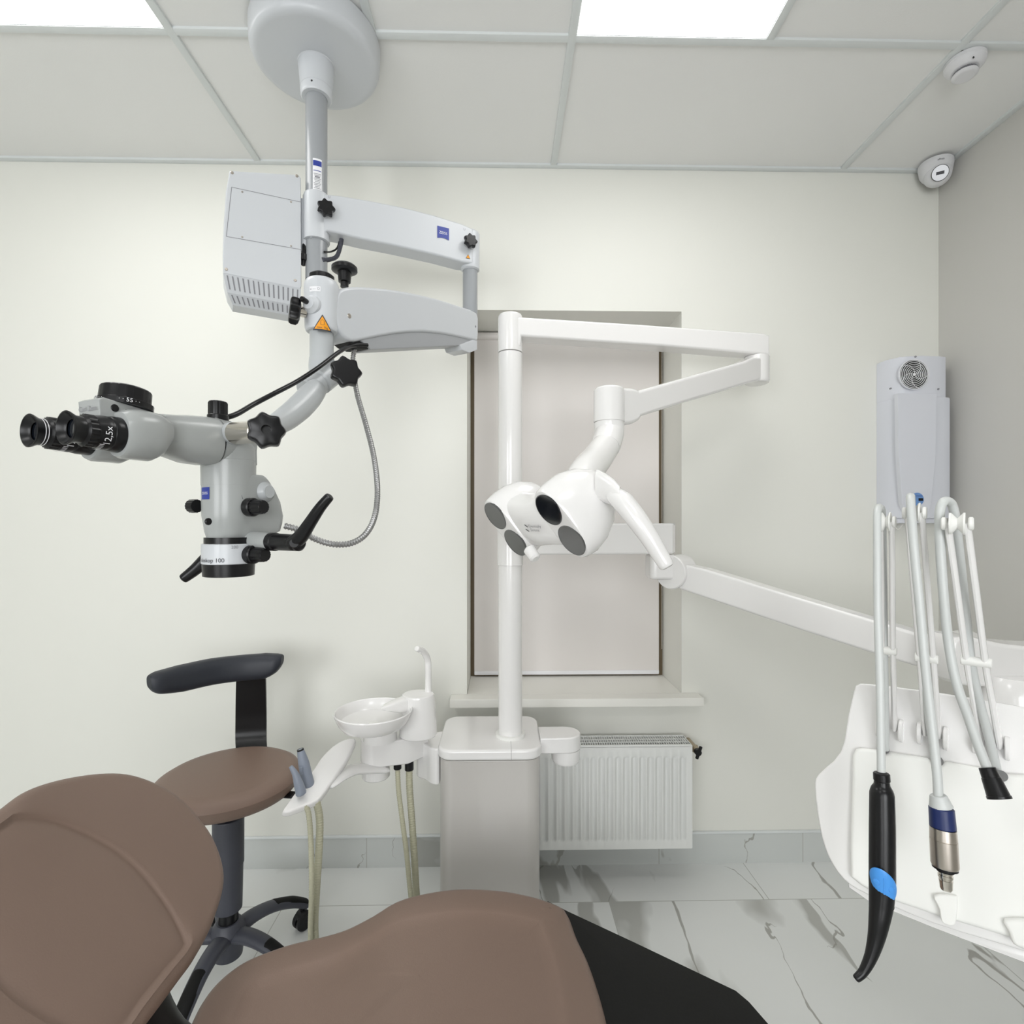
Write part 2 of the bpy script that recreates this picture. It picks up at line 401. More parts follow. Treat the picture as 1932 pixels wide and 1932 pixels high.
struct('trim_%d' % n, MB().box((XR-.013, YF, .122), (XR, YB-.013, .130), .002), M['bar']); n += 1
lab = ['square LED ceiling panel at the top left corner', 'square LED ceiling panel at the top, right of the ceiling disc',
       'LED ceiling panel behind the viewer on the left', 'LED ceiling panel behind the viewer on the right', 'LED ceiling panel near the left wall']
for k, (px, py) in enumerate(PANELS):
    t_ = Thing('ceiling_light', (px+.3, py+.3, ZC), lab[k], 'ceiling light', 'square LED panels set in the ceiling grid')
    t_.part('diffuser', MB().box((px+.013, py+.013, ZC+.003), (px+.587, py+.587, ZC+.010)), M['panel'])
    f = MB()
    for lo, hi in (((px+.006, py+.006), (px+.014, py+.594)), ((px+.586, py+.006), (px+.594, py+.594)), ((px+.014, py+.006), (px+.586, py+.014)), ((px+.014, py+.586), (px+.586, py+.594))):
        f.box((*lo, ZC+.002), (*hi, ZC+.02))
    t_.part('frame', f, M['bar'])
# window
wy = YB+.262
m = MB()
m.box((WX0, wy, WZ0), (WX0+.06, wy+.03, WZ1), .002).box((WX1-.06, wy, WZ0), (WX1, wy+.03, WZ1), .002)
m.box((WX0+.06, wy, WZ0), (WX1-.06, wy+.03, WZ0+.06), .002).box((WX0+.06, wy, WZ1-.06), (WX1-.06, wy+.03, WZ1), .002)
m.box((.28, wy, WZ0+.06), (.33, wy+.03, WZ1-.06), .002)
wo = struct('window_1', m, M['tan'])
struct('pane', MB().box((WX0+.06, wy+.012, WZ0+.06), (.28, wy+.018, WZ1-.06)), M['glass'], parent=wo)
struct('pane', MB().box((.33, wy+.012, WZ0+.06), (WX1-.06, wy+.018, WZ1-.06)), M['glass'], parent=wo)
m = MB().box((-.207, 2.115, .668), (.816, YB-.0005, .703), .004).box((WX0+.001, YB-.001, .691), (WX1-.001, wy-.001, .703))
single('window_sill', m, M['sill'], 'cream window sill jutting out below the blind', 'window sill')
bl = Thing('roller_blind', (.30, 2.43, 2.28), 'off-white roller blind drawn down over the window', 'blind')
bl.part('fabric', MB().box((-.124, 2.4295, .72), (.7257, 2.4305, 2.275)), M['blind'])
bl.part('roller', MB().cyl((-.128, 2.43, 2.262), (.73, 2.43, 2.262), .018), M['blind'])
bl.part('bottom_rail', MB().box((-.124, 2.424, .712), (.7257, 2.436, .730), .003), M['white'])
ch = MB()
for k in range(230):
    z = 2.25-k*.0062
    ch.lathe((.738, 2.425, z), (0, 0, 1), [(-.0018, .0008), (0, .0021), (.0018, .0008)], 6)
bl.part('bead_chain', ch, M['sill'])

# ------------------------------------------------------------------ radiator
rad = Thing('radiator', (.31, 2.10, .139), 'white ribbed panel radiator on the wall below the window sill', 'radiator')
rx0, rx1, ry0, ry1, rz0, rz1 = -.12, .741, 2.05, 2.15, .139, .54
m = MB(); nrib = 26; pw = (rx1-rx0-.03)/nrib; prof = [rx0]
# ribbed front sheet as grid
xs = []; 
for k in range(nrib):
    a = rx0+.018+k*(rx1-rx0-.036)/nrib; b_ = (rx1-rx0-.036)/nrib
    xs += [(a, 0), (a+b_*.16, 0), (a+b_*.34, 1), (a+b_*.66, 1), (a+b_*.84, 0)]
xs = [(rx0, 0)]+xs+[(rx1-.018, 0), (rx1, 0)]
zs = [(rz0, 0), (rz0+.030, 0), (rz0+.042, 1), (rz1-.052, 1), (rz1-.040, 0), (rz1-.004, 0)]
vs = []; fs = []
for z, fz in zs:
    for x, fx in xs: vs.append((x, ry0+.012*fx*fz, z))
nx = len(xs)
for j in range(len(zs)-1):
    for i in range(nx-1): fs.append((j*nx+i, j*nx+i+1, (j+1)*nx+i+1, (j+1)*nx+i))
m.add(vs, fs)
rad.part('front_panel', m, M['radiator'], ang=60)
m = MB().box((rx1-.002, ry0+.001, rz0), (rx1+.004, ry1, rz1), .002).box((rx0-.004, ry0+.001, rz0), (rx0+.002, ry1, rz1), .002).box((rx0, ry1-.012, rz0), (rx1, ry1, rz1-.01))
m.box((rx0, ry0+.0135, rz0), (rx1, ry0+.017, rz1-.01))
m.box((rx0+.1, ry1, rz0+.06), (rx0+.13, YB, rz1-.06)).box((rx1-.13, ry1, rz0+.06), (rx1-.1, YB, rz1-.06))
rad.part('casing', m, M['radiator'])
m = MB(); y0, y1 = ry0, ry1
m.box((rx0, y0, rz1-.006), (rx1, y0+.010, rz1+.003), .001).box((rx0, y1-.008, rz1-.006), (rx1, y1, rz1+.003), .001)
ng = 92
for k in range(ng+1):
    x = rx0+(rx1-rx0)*k/ng; m.box((x-.0015, y0+.008, rz1-.004), (x+.0015, y1-.006, rz1+.002))
for yy in (.034, .060): m.box((rx0, y0+yy, rz1-.004), (rx1, y0+yy+.006, rz1+.0018))
rad.part('top_grille', m, M['radiator'])
rad.part('core', MB().box((rx0+.01, ry0+.02, rz0+.03), (rx1-.01, ry1-.014, rz1-.006)), M['dark'])
m = MB().cyl((rx1+.004, 2.11, .505), (rx1+.045, 2.11, .505), .012).cyl((rx1+.032, 2.11, .505), (rx1+.032, 2.183, .505), .013).cyl((rx1+.032, 2.08, .505), (rx1+.032, 2.12, .505), .014).lathe((rx1+.012, 2.11, .505), (1, 0, 0), [(0, .016), (.012, .016)], 6)
rad.part('valve', m, M['brass'])
m = MB().cyl((rx1+.032, 2.062, .505), (rx1+.032, 2.08, .505), .013, n=20)
m.obox((rx1+.034, 2.066, .505), V((.94, 0, -.34)), V((0, 1, 0)), V((.34, 0, .94)), (.012, .010, .052), .003)
rad.part('valve_handle', m, M['black'])

# ------------------------------------------------------------------ air purifier on the wall
pf = Thing('air_purifier', (1.66, 2.15, 1.41), 'tall white wall-mounted air purifier with round fan grille near the corner', 'air purifier')
px0, px1 = 1.567, 1.790
def profx(z, x1, yf):   # plan section: curved left shoulder
    return [(px0, YB-.001), (px0+.004, YB-.05), (px0+.030, yf+.012), (px0+.052, yf), (px0+.11, yf-.008), (x1-.03, yf-.004), (x1, yf+.006), (x1, YB-.001)]
lo = [V((x, y, 1.425)) for x, y in profx(0, px1, 2.075)]
m = MB().prism(lo, (0, 0, .484), .006)
body = pf.part('body', m, M['purifier'])
m = MB().prism([V((x, y, 1.405)) for x, y in [(px0+.012, YB-.01), (px0+.03, 2.10), (px0+.07, 2.085), (px1-.02, 2.085), (px1-.012, YB-.01)]], (0, 0, .022), .006)
pf.part('bottom_cap', m, M['purifier'])
m = MB().prism([V((x, y, 1.905)) for x, y in profx(0, px1-.010, 2.083)], (0, 0, .168), .004)
hood = pf.part('fan_hood', m, M['purifier'])
# raised front cover
m = MB(); cv = [(1694, 742), (1768, 742), (1766, 860), (1757, 950), (1750, 972), (1712, 975), (1702, 950), (1696, 860)]
P = [W(x, y, 2.0625) for x, y in cv]
m.prism(smooth_pts(P, 1, True), (0, .02, 0), .0015)
pf.part('front_cover', m, M['purifier'])
c = W(1726, 706, 2.070)
pf.part('grille_bezel', MB().lathe((c.x, 2.080, c.z), (0, -1, 0), [(0, .061), (.006, .061), (.0066, .060), (.0066, .057), (.0050, .057)], 48, cap1=False), M['purifier'])
gr = pf.part('fan_grille', MB().cyl((c.x, 2.080, c.z), (c.x, 2.0744, c.z), .0575, n=48, bev=.0002), M['dark'])
m = MB()
for r in (.012, .019, .026, .033, .040, .047, .054, .059):
    pts = []
    rs = []
    for k in range(48):
        a = 2*PI*k/48; cc = V((c.x+r*math.cos(a), 2.0730, c.z+r*math.sin(a))); rd = V((math.cos(a), 0, math.sin(a)))
        rs.append([cc+rd*.0009+V((0, -.0012, 0)), cc+rd*.0009+V((0, .0012, 0)), cc-rd*.0009+V((0, .0012, 0)), cc-rd*.0009+V((0, -.0012, 0))])
    m.rings(rs+[rs[0]], False, False)
for q in range(5):
    pts = [V((c.x+r*math.cos(q*2*PI/5+r*22), 2.0730, c.z+r*math.sin(q*2*PI/5+r*22))) for r in [.004+.0055*i for i in range(11)]]
    m.tube(pts, .0009, 6, smooth=False)
m.lathe((c.x, 2.0745, c.z), (0, -1, 0), [(0, .006), (.003, .006)], 16)
pf.part('grille_rings', m, M['white'], parent=gr)
for sx, sy in ((1727, 673), (1680, 733), (1770, 734)):
    s_ = W(sx, sy, 2.078); pf.part('screw', MB().cyl(s_+V((0, .004, 0)), s_+V((0, -.004, 0)), .0035, n=14), M['greyprint'], parent=hood)
c = W(1731, 942, 2.061)
bd = pf.part('badge', MB().cyl((c.x, 2.066, c.z), (c.x, 2.0610, c.z), .0260, n=40, bev=.0003), M['sky'], label='round blue badge')
pf.part('switch', MB().box((c.x+.004, 2.058, c.z-.006), (c.x+.021, 2.0612, c.z+.004), .001), M['black'], parent=bd)
tm = textmb('AIR PURIFIER', .006, flat((c.x+.002, 2.0606, c.z+.013), V((1, 0, 0)), V((0, 0, 1)), V((0, -1, 0))))
pf.part('lettering', tm, M['blue'], parent=bd)
pf.part('cable', MB().tube([W(1692, 984, 2.13), W(1690, 995, 2.13), W(1697, 998, 2.13), W(1706, 984, 2.13)], .0022, 8), M['sill'])

# ------------------------------------------------------------------ ceiling devices
sd = Thing('smoke_detector', (1.468, 1.65, ZC), 'round white smoke detector on the ceiling grid above the camera', 'smoke detector')
c = V((1.468, 1.65, ZC))
sd.part('base', MB().lathe(c+V((0, 0, .0)), (0, 0, -1), [(0, .052), (.002, .054), (.012, .054), (.0135, .0525)], 48), M['detector'])
hd = sd.part('head', MB().lathe(c+V((0, 0, -.0135)), (0, 0, -1), [(0, .0525), (.008, .050), (.018, .040), (.021, .034)], 48), M['detector'])
sd.part('sensor_cap', MB().lathe(c+V((0, 0, -.042)), (0, 0, -1), [(0, .033), (.004, .034), (.008, .030), (.010, .024)], 40), M['detector'])
m = MB()
for k in range(36):
    a = 2*PI*k/36; m.box((c.x+.029*math.cos(a)-.0012, c.y+.029*math.sin(a)-.0012, ZC-.042), (c.x+.029*math.cos(a)+.0012, c.y+.029*math.sin(a)+.0012, ZC-.033))
m.cyl((c.x, c.y, ZC-.042), (c.x, c.y, ZC-.033), .026, n=30)
sd.part('vent_ring', m, M['greyprint'])
sd.part('indicator', MB().cyl(c+V((-.012, -.043, -.026)), c+V((-.013, -.046, -.031)), .0022, n=12), M['dark'])
cm = Thing('security_camera', (1.768, 2.118, ZC), 'white dome security camera in the ceiling corner', 'camera')
c = V((1.764, 2.118, ZC-.001))
sh = cm.part('housing', MB().lathe(c, (0, 0, -1), [(0, .055), (.002, .058), (.014, .059), (.018, .0585), (.045, .054), (.058, .047), (.066, .036)], 56), M['detector'])
lookd = V((-.42, -.80, -.42)).normalized()
bc = c+V((-.002, -.010, -.052))
prof = [(.048*math.sin(a), .048*math.cos(a)) for a in [i*PI/24 for i in range(-11, 9)]]
ball = cm.part('eyeball', MB().lathe(bc, lookd, prof+[(.0445, .026)], 48), M['detector'])
cm.part('lens_plate', MB().lathe(bc+lookd*.0425, lookd, [(0, .029), (.0035, .029), (.005, .027)], 40), M['lensdark'])
xx, yy, zz = frame(lookd)
cm.part('lens', MB().obox(bc+lookd*.0478, xx, yy, zz, (.026, .011, .0014), .0005).cyl(bc+lookd*.047, bc+lookd*.0495, .0045, n=20), M['print'])
ang = math.atan2(-.8, -.35)
cm.part('lettering', textmb('alhua', .011, lambda u, v: c+V(((.0592)*math.cos(ang+u/.0592), (.0592)*math.sin(ang+u/.0592), -.020+v))), M['print'], parent=sh)

# ------------------------------------------------------------------ ceiling-mounted microscope
MS = Thing('surgical_microscope', (-.561, 1.62, ZC), 'grey and white surgical microscope hung from a round ceiling disc on jointed arms', 'microscope')
PX, PY = -.561, 1.62
MS.part('ceiling_cover', MB().lathe((PX, PY, ZC-.001), (0, 0, -1), [(0, .187), (.004, .188), (.055, .186), (.068, .181), (.075, .172), (.0765, .16), (.0765, .06), (.078, .056)], 96), M['mwhite'])
col = MS.part('collar', MB().lathe((PX, PY, ZC-.075), (0, 0, -1), [(0, .060), (.006, .053), (.075, .0465), (.076, .0455), (.079, .0455), (.080, .0465), (.098, .0455), (.103, .042), (.103, .034)], 64), M['mwhite'])
MS.part('screw', MB().cyl((PX+.002, PY-.0445, ZC-.160), (PX+.002, PY-.0475, ZC-.160), .0028, n=12), M['dark'], parent=col)
pole = MS.part('pole', MB().cyl((PX, PY, 2.71), (PX, PY, 2.12), .0315, n=48), M['polegrey'])
# sticker on the pole
t0 = math.atan2(-.92, .38)+.02; cv = oncyl((PX, PY, 0), None, .0315, t0, W(610, 330, PY-.03).z)
MS.part('sticker', gridquad(.026, .098, cv), M['white'], parent=pole, label='white sticker with blue header')
cv2 = oncyl((PX, PY, 0), None, .0315, t0, W(610, 308, PY-.03).z, .0011)
MS.part('sticker_header', gridquad(.024, .016, cv2).add(*(lambda q: (q.v, q.f))(gridquad(.022, .002, oncyl((PX, PY, 0), None, .0315, t0, W(610, 322, PY-.03).z, .0011)))), M['blue'], parent=pole)
m = MB()
for k, yy in enumerate(range(328, 362, 3)):
    g = gridquad(.020-.003*(k % 3), .0016 if k != 2 else .004, oncyl((PX, PY, 0), None, .0315, t0, W(610, yy, PY-.03).z, .0011)); m.add(g.v, g.f)
MS.part('sticker_print', m, M['greyprint'], parent=pole)
# upper arm
A = (PX, PY); B = (-.107, 1.82)
pl = vplane(A, B, .034); UN = pl[1]; UD = V((B[0]-A[0], B[1]-A[1], 0)).normalized()
outl = [(586, 368), (600, 364.5), (640, 368), (700, 378), (760, 390), (820, 405.5), (870, 421), (893, 431), (893, 497), (872, 494), (820, 480), (740, 462), (680, 450), (640, 440), (618, 436), (600, 447), (586, 447)]
ua = MS.part('upper_arm', MB().prism(trace(outl, pl), -UN*.068, .007, 3), M['mwhite'])
m = MB().lathe((PX, PY, 2.275), (0, 0, 1), [(-.020, .0345), (-.018, .0385), (.115, .0385), (.122, .036), (.124, .0325)], 48)
MS.part('arm_sleeve', m, M['mwhite'])
bz = W(887, 512, 1.82).z; tz = W(887, 440, 1.82).z
MS.part('arm_end', MB().lathe((B[0], B[1], bz), (0, 0, 1), [(0, .0265), (.004, .0315), (.014, .0325), (tz-bz-.006, .0325), (tz-bz, .028)], 44), M['mwhite'])
MS.part('link_tube', MB().cyl((B[0], B[1], bz+.02), (B[0], B[1], W(887, 612, 1.82).z), .0252, n=40), M['polegrey'])
pz, pn = vplane(A, B, .0345)
def knob_at(px, py, plq, r, h, nm='knob', lobes=7, parent=None, axis=None):
    p = onplane(px, py, plq[0], plq[1]); ax = axis or plq[1]
    m = MB().cyl(p-ax*.004, p+ax*.010, r*.42, n=20); starknob(m, p+ax*.008, ax, r, h, lobes)
    return MS.part(nm, m, M['black'], parent=parent)
knob_at(614, 399, (pz, pn), .0265, .020, parent=ua); knob_at(884, 460, (pz, pn), .024, .020, parent=ua)
p = onplane(836, 440, pz, pn); f = flat(p, UD, V((0, 0, 1)), pn, .0008); LS = .040
def zeisslogo(parent, conv, s, body='ZEISS'):
    pts = [(-s/2, s/2), (s/2, s/2), (s/2, -s/2)]+[(s/2-s*k/8, -s/2+s*.10*math.sin(PI*k/8)) for k in range(1, 8)]+[(-s/2, -s/2)]
    MS.part('logo', decal(pts, conv), M['blue'], parent=parent, label='blue square emblem with white letters')
zeisslogo(ua, f, LS)
f2 = flat(p, UD, V((0, 0, 1)), pn, .0014)
MS.part('lettering', textmb('ZEISS', .0125, lambda u, v: f2(u*.98, v)), M['white'], parent=ua)
def warn(parent, conv, conv2, s, txt=None, conv3=None):
    tri = lambda q, c=0: [(-q/2, -q*.43+c), (q/2, -q*.43+c), (0, q*.43+c)]
    MS.part('warning_border', decal(tri(s), conv), M['print'], parent=parent)
    MS.part('warning_triangle', decal(tri(s*.78, -s*.012), conv2), M['orange'], parent=parent, label='orange triangle')
p = onplane(883, 484, pz, pn); warn(ua, flat(p, UD, V((0, 0, 1)), pn, .0008), flat(p, UD, V((0, 0, 1)), pn, .0014), .017)
for a, b in ((621, 372), (876, 433)):
    p = onplane(a, b, pz, pn); g = textmb('U', .010, flat(p, UD, V((0, 0, 1)), pn, .0008)); 
    MS.part('rotation_mark', g, M['greyprint'], parent=ua)
# power unit box left of pole
bA = W(432, 400, 1.50); bB = W(567, 400, 1.585)
pl2 = vplane((bA.x, bA.y), (bB.x, bB.y), 0); bn = pl2[1]; bd_ = V((bB.x-bA.x, bB.y-bA.y, 0)).normalized()
outl = [(433, 321), (563, 329), (568, 335), (569, 540), (566, 545), (421, 515), (420, 480), (422, 420), (426, 360)]
pu = MS.part('power_unit', MB().prism(trace(outl, pl2), -bn*.10, .005, 2), M['mwhite'])
# slanted vent section below: front edge recedes
top = trace([(421, 515), (568, 545)], pl2); h1 = .044
fr = [top[0], top[1], top[1]+V((0, 0, -h1))-bn*.020, top[0]+V((0, 0, -h1))-bn*.020+bd_*.010]
fr2 = [fr[3], fr[2], fr[2]+V((0, 0, -.024))-bn*.026, fr[3]+V((0, 0, -.024))-bn*.026+bd_*.014]
m = MB()
bk = lambda p: p - bn*(.10+(p-pl2[0]).dot(bn))
for Q in (fr, fr2):
    m.add(Q+[bk(q) for q in Q], [(0, 1, 2, 3), (7, 6, 5, 4), (0, 4, 5, 1), (1, 5, 6, 2), (2, 6, 7, 3), (3, 7, 4, 0)])
vh = MS.part('vent_housing', m, M['mwhite'], ang=20)
def slots(Q, n, w_, a0, a1, name):
    m = MB(); nn = (Q[1]-Q[0]).cross(Q[3]-Q[0]).normalized(); nn = nn if nn.dot(bn) > 0 else -nn
    for k in range(n):
        s0 = (k+.7)/(n+.4); T = Q[0].lerp(Q[1], s0); Bt = Q[3].lerp(Q[2], s0); ex = (Q[1]-Q[0]).normalized()*w_
        a = T.lerp(Bt, a0)+nn*.0006; b = T.lerp(Bt, a1)+nn*.0006
        m.add([a-ex, a+ex, b+ex, b-ex], [(0, 1, 2, 3)])
    MS.part(name, m, M['greyprint'], parent=vh)
slots(fr, 15, .0018, .08, .82, 'vent_slots'); slots(fr2, 14, .0018, .15, .8, 'vent_slots')
cov = [(437, 353), (567, 381), (569, 471), (427, 446)]
CP = trace(cov, (pl2[0]+bn*.0004, bn)); m = MB()
for i in range(3 + 1):
    if i == 1: continue
    a, b = CP[i], CP[(i+1) % 4]; dd = (b-a).normalized(); q = dd.cross(bn)*.0008
    m.add([a-q, b-q, b+q, a+q], [(0, 1, 2, 3)])
MS.part('cover_seam', m, M['greyprint'], parent=pu)
for a, b in ((438, 326), (560, 332), (457, 362), (549, 381), (457, 447), (549, 464), (427, 508), (557, 529)):
    p = onplane(a, b, pl2[0], bn); MS.part('screw', MB().cyl(p-bn*.002, p+bn*.0018, .0042 if b in (326, 332, 508, 529) else .0026, n=14), M['steel'], parent=pu)
m = MB().obox(V((-.603, 1.635, 2.30)), V((1, 0, 0)), V((0, 1, 0)), V((0, 0, 1)), (.035, .07, .16), .003)
MS.part('bracket', m, M['mwhite'])
MS.part('plug', MB().cyl(W(572, 480, 1.60), W(572, 492, 1.60), .012, n=16).cyl(W(578, 530, 1.60), W(590, 532, 1.60), .010, n=16).tube([W(572, 450, 1.62), W(574, 470, 1.6), W(572, 500, 1.6)], .006, 10), M['black'])
# short cables from upper arm to pole
MS.part('cable', MB().ribbed([W(645, 446, 1.65), W(642, 465, 1.64), W(635, 484, 1.64), W(620, 490, 1.63), W(608, 490, 1.60)], .0062, .004, .08), M['darkgrey'])
MS.part('cable', MB().tube([W(642, 449, 1.66), W(636, 468, 1.66), W(624, 475, 1.64), W(612, 475, 1.60)], .0028, 8), M['black'])
# hub and lower arm
HX, HY = W(607, 580, 1.28).x, 1.28
hz0, hz1 = W(607, 629, 1.28).z, W(607, 531, 1.28).z
hub = MS.part('pivot_hub', MB().lathe((HX, HY, hz0), (0, 0, 1), [(0, .031), (.003, .036), (.010, .0385), (.10, .0405), (hz1-hz0-.012, .040), (hz1-hz0-.003, .036), (hz1-hz0, .032)], 56), M['mwhite'])
MS.part('locking_ring', MB().lathe((HX, HY, hz1-.002), (0, 0, 1), [(0, .028), (.004, .029), (.013, .029), (.016, .026)], 40, lobes=8, amp=.02), M['black'])
lB = (-.107, 1.82); pl3 = vplane((HX, HY), lB, .038); n3 = pl3[1]; d3 = V((lB[0]-HX, lB[1]-HY, 0)).normalized()
outl = [(640, 548), (660, 541), (700, 541.5), (760, 549), (820, 562), (870, 578), (900, 590), (903, 615), (902, 641), (895, 642), (850, 632), (800, 626), (750, 629), (700, 638), (672, 644), (655, 640), (640, 622), (633, 598), (634, 570)]
la = MS.part('lower_arm', MB().prism(smooth_pts(trace(outl, pl3), 2, True), -n3*.076, .008, 3), M['mwhite'])
pl4 = (pl3[0]-n3*.006, n3)
outl = [(676, 640), (700, 632), (800, 618), (860, 624), (891, 634), (891, 651), (700, 660), (690, 650)]
MS.part('arm_undercover', MB().prism(trace(outl, pl4), -n3*.064, .004), M['underarm'])
MS.part('arm_undercover_gap', MB().prism(trace([(652, 640), (700, 640), (700, 659), (680, 658), (664, 651)], (pl4[0]-n3*.004, n3)), -n3*.052, .003), M['dark'])
MS.part('arm_end_block', MB().prism(trace([(868, 650), (893, 640), (901, 642), (901, 660), (886, 666), (872, 660)], (pl3[0]-n3*.003, n3)), -n3*.066, .004), M['mwhite'])
p = onplane(659, 596, pl3[0], n3); MS.part('screw', MB().cyl(p-n3*.002, p+n3*.0016, .0058, n=20), M['steel'], parent=la)
p = onplane(897, 616, pl3[0], n3); MS.part('screw', MB().cyl(p-n3*.002, p+n3*.0016, .0035, n=16), M['greyprint'], parent=la)
# neck between hub and arm
m = MB().loft([(V((HX, HY, (hz0+hz1)/2))+d3*s+V((0, 0, dz)), V((n3.x, n3.y, 0))*wd, V((0, 0, 1))*ht) for s, wd, ht, dz in ((0, .034, .046, 0), (.03, .036, .046, 0), (.055, .036, .050, 0), (.075, .036, .050, .002))], 28, 3.5)
MS.part('arm_neck', m, M['mwhite'])
# knob on top
p = W(650, 520, 1.36); m = MB().lathe(V((p.x, p.y, W(650, 542, 1.36).z)), (0, 0, 1), [(0, .010), (.012, .010), (.013, .015), (.034, .017), (.037, .017), (.038, .026), (.042, .032), (.050, .032), (.055, .027), (.056, .022)], 40)
MS.part('tension_knob', m, M['black'])
# left star knob, little pin knob
ax = V((-.8, -.6, 0)).normalized(); p = W(577, 590, 1.25)
m = MB().cyl(p, p+ax*.02, .012, n=24); MS.part('knob_shaft', m, M['chrome'], parent=hub)
starknob(mm := MB(), W(567, 589, 1.235), V((-.90, -.42, .1)).normalized(), .031, .024); MS.part('star_knob', mm, M['black'])
p = W(589, 576, 1.245); ax = V((-.25, -.97, 0)).normalized()
MS.part('boss', MB().lathe(p, ax, [(0, .022), (.006, .021), (.012, .015), (.016, .014)], 32), M['mwhite'], parent=hub)
MS.part('pin', MB().lathe(p+ax*.014+V((-.004, 0, .002)), ax, [(0, .006), (.016, .0065), (.020, .005)], 18), M['black'], parent=hub)
ht = math.atan2(-.97, .24)
cva = oncyl((HX, HY, 0), None, .0405, ht+.12, W(618, 608, 1.24).z); cvb = oncyl((HX, HY, 0), None, .0405, ht+.12, W(618, 608, 1.24).z, .0013)
def trigrid(s, c0, cv):
    m = MB(); vs = []; fs = []; R_ = 10
    for i in range(R_+1):
        w_ = s*(1-i/R_)
        for k in range(9): vs.append(cv(-w_/2+w_*k/8, c0-s*.43+s*.86*i/R_))
    for i in range(R_):
        for k in range(8): fs.append((i*9+k, i*9+k+1, (i+1)*9+k+1, (i+1)*9+k))
    return m.add(vs, fs)
MS.part('warning_border', trigrid(.044, 0, cva), M['print'], parent=hub)
MS.part('warning_triangle', trigrid(.035, -.0008, cvb), M['orange'], parent=hub, label='orange triangle')
cvc = oncyl((HX, HY, 0), None, .0405, ht+.12, W(618, 608, 1.24).z, .002)
MS.part('lettering', textmb('max. 7kg', .0065, lambda u, v: cvc(u, v-.012)), M['print'], parent=hub)
g = MB()
for q in (((-.004, -.006), (.004, -.006), (.004, -.0053), (-.004, -.0053)), ((-.004, -.006), (-.0033, -.006), (-.0033, .003), (-.004, .003)), ((.0033, -.006), (.004, -.006), (.004, .003), (.0033, .003)), ((-.004, .003), (-.0033, .003), (.0003, .0065), (-.0003, .0065)), ((.004, .003), (.0033, .003), (-.0003, .0065), (.0003, .0065))):
    g.add([cvc(*k) for k in q], [(0, 1, 2, 3)])
MS.part('weight_symbol', g, M['print'], parent=hub)
lb = oncyl((HX, HY, 0), None, .0405, ht-.30, W(590, 545, 1.24).z); lb2 = oncyl((HX, HY, 0), None, .0405, ht-.30, W(590, 545, 1.24).z, .0012)
MS.part('sticker', gridquad(.026, .012, lb), M['white'], parent=hub)
MS.part('sticker_print', textmb('o --- O', .008, lb2), M['greyprint'], parent=hub)
# tube below hub, elbow, coupling arm
MS.part('lower_tube', MB().cyl((HX, HY, hz0+.005), (HX, HY, W(607, 704, HY).z), .0275, n=44), M['mgrey'])
e0 = W(628, 700, 1.295); e1 = W(561, 752, 1.20)
ed = (e1-e0).normalized()
eb = MS.part('elbow', MB().cyl(e0-ed*.006, e0+ed*.062, .0315, .031, n=44, bev=.006).lathe(V((HX, HY, W(607, 716, HY).z)), (0, 0, 1), [(0, .020), (.010, .028), (.030, .030), (.05, .0285)], 40), M['mgrey'])
MS.part('elbow_sleeve', MB().cyl(e0+ed*.063, e0+ed*.105, .0295, .028, n=44, bev=.002), M['mgrey'])
ca = [W(598, 733, 1.205), W(585, 748, 1.185), W(566, 768, 1.15), W(543, 787, 1.11), W(518, 803, 1.06), W(498, 815, 1.02)]
MS.part('coupling_arm', MB().tube(ca, [.022, .026, .026, .024, .020, .016], 28, sec=(.95, 1.05)), M['mgrey'])
p = W(650, 706, 1.225); ax = V((.45, -.89, .05)).normalized()
m = MB().cyl(p-ax*.015, p+ax*.006, .012, n=20); starknob(m, p+ax*.0, ax, .036, .028, 7, .10); MS.part('star_knob', m, M['black'])
# ---- head in local frame: a along the user's direction, b to the right side, z up
H = V((-.4985, .98, 0)); Ad = V((-.423, -.906, 0)).normalized(); Bd = V((.906, -.423, 0)).normalized()
def G(a, b, z): return H+Ad*a+Bd*b+V((0, 0, z))
UPV = V((0, 0, 1))
# main body
plh = (G(0, .044, 0), Bd)
mb_z = lambda py: W(430, py, .97).z
rs = []
for py, rf, ab, wd in ((1017, .034, .052, .034), (1014, .038, .062, .038), (1003, .0405, .090, .041), (988, .0420, .094, .0425), (972, .0440, .095, .044), (945, .0445, .088, .0445), (920, .0445, .074, .0445), (903, .0445, .060, .0445), (897, .0440, .054, .0435), (894, .042, .050, .041)):
    ring = []; z_ = mb_z(py)
    for k in range(25): t_ = -PI/2+PI*k/24; ring.append(G(rf*math.cos(t_), rf*wd/.0445*math.sin(t_)*1.0, z_))
    for k in range(13): t_ = PI/2+PI*k/12; cc = max(0, math.cos(t_-PI)); ring.append(G(-ab+.018-.018*cc, wd*(abs(math.sin(t_-PI))**.5)*(1 if k < 6 else -1) if k != 6 else 0, z_+(.004 if False else 0)))
    rs.append(ring)
hb = MS.part('microscope_body', MB().rings(rs), M['headgrey'])
m = MB().lathe(G(.0, 0, W(432, 906, .97).z), UPV, [(-.01, .045), (.034, .0455), (.036, .0445), (.037, .045), (.060, .045), (.068, .042)], 48)
MS.part('neck_ring', m, M['headgrey'])
plm = (G(0, .036, 0), Bd)
m = MB().prism(trace([(452, 836), (487, 836), (488, 878), (440, 880), (446, 862)], plm), -Bd*.072, .006, 3)
MS.part('mount_block', m, M['headgrey'])
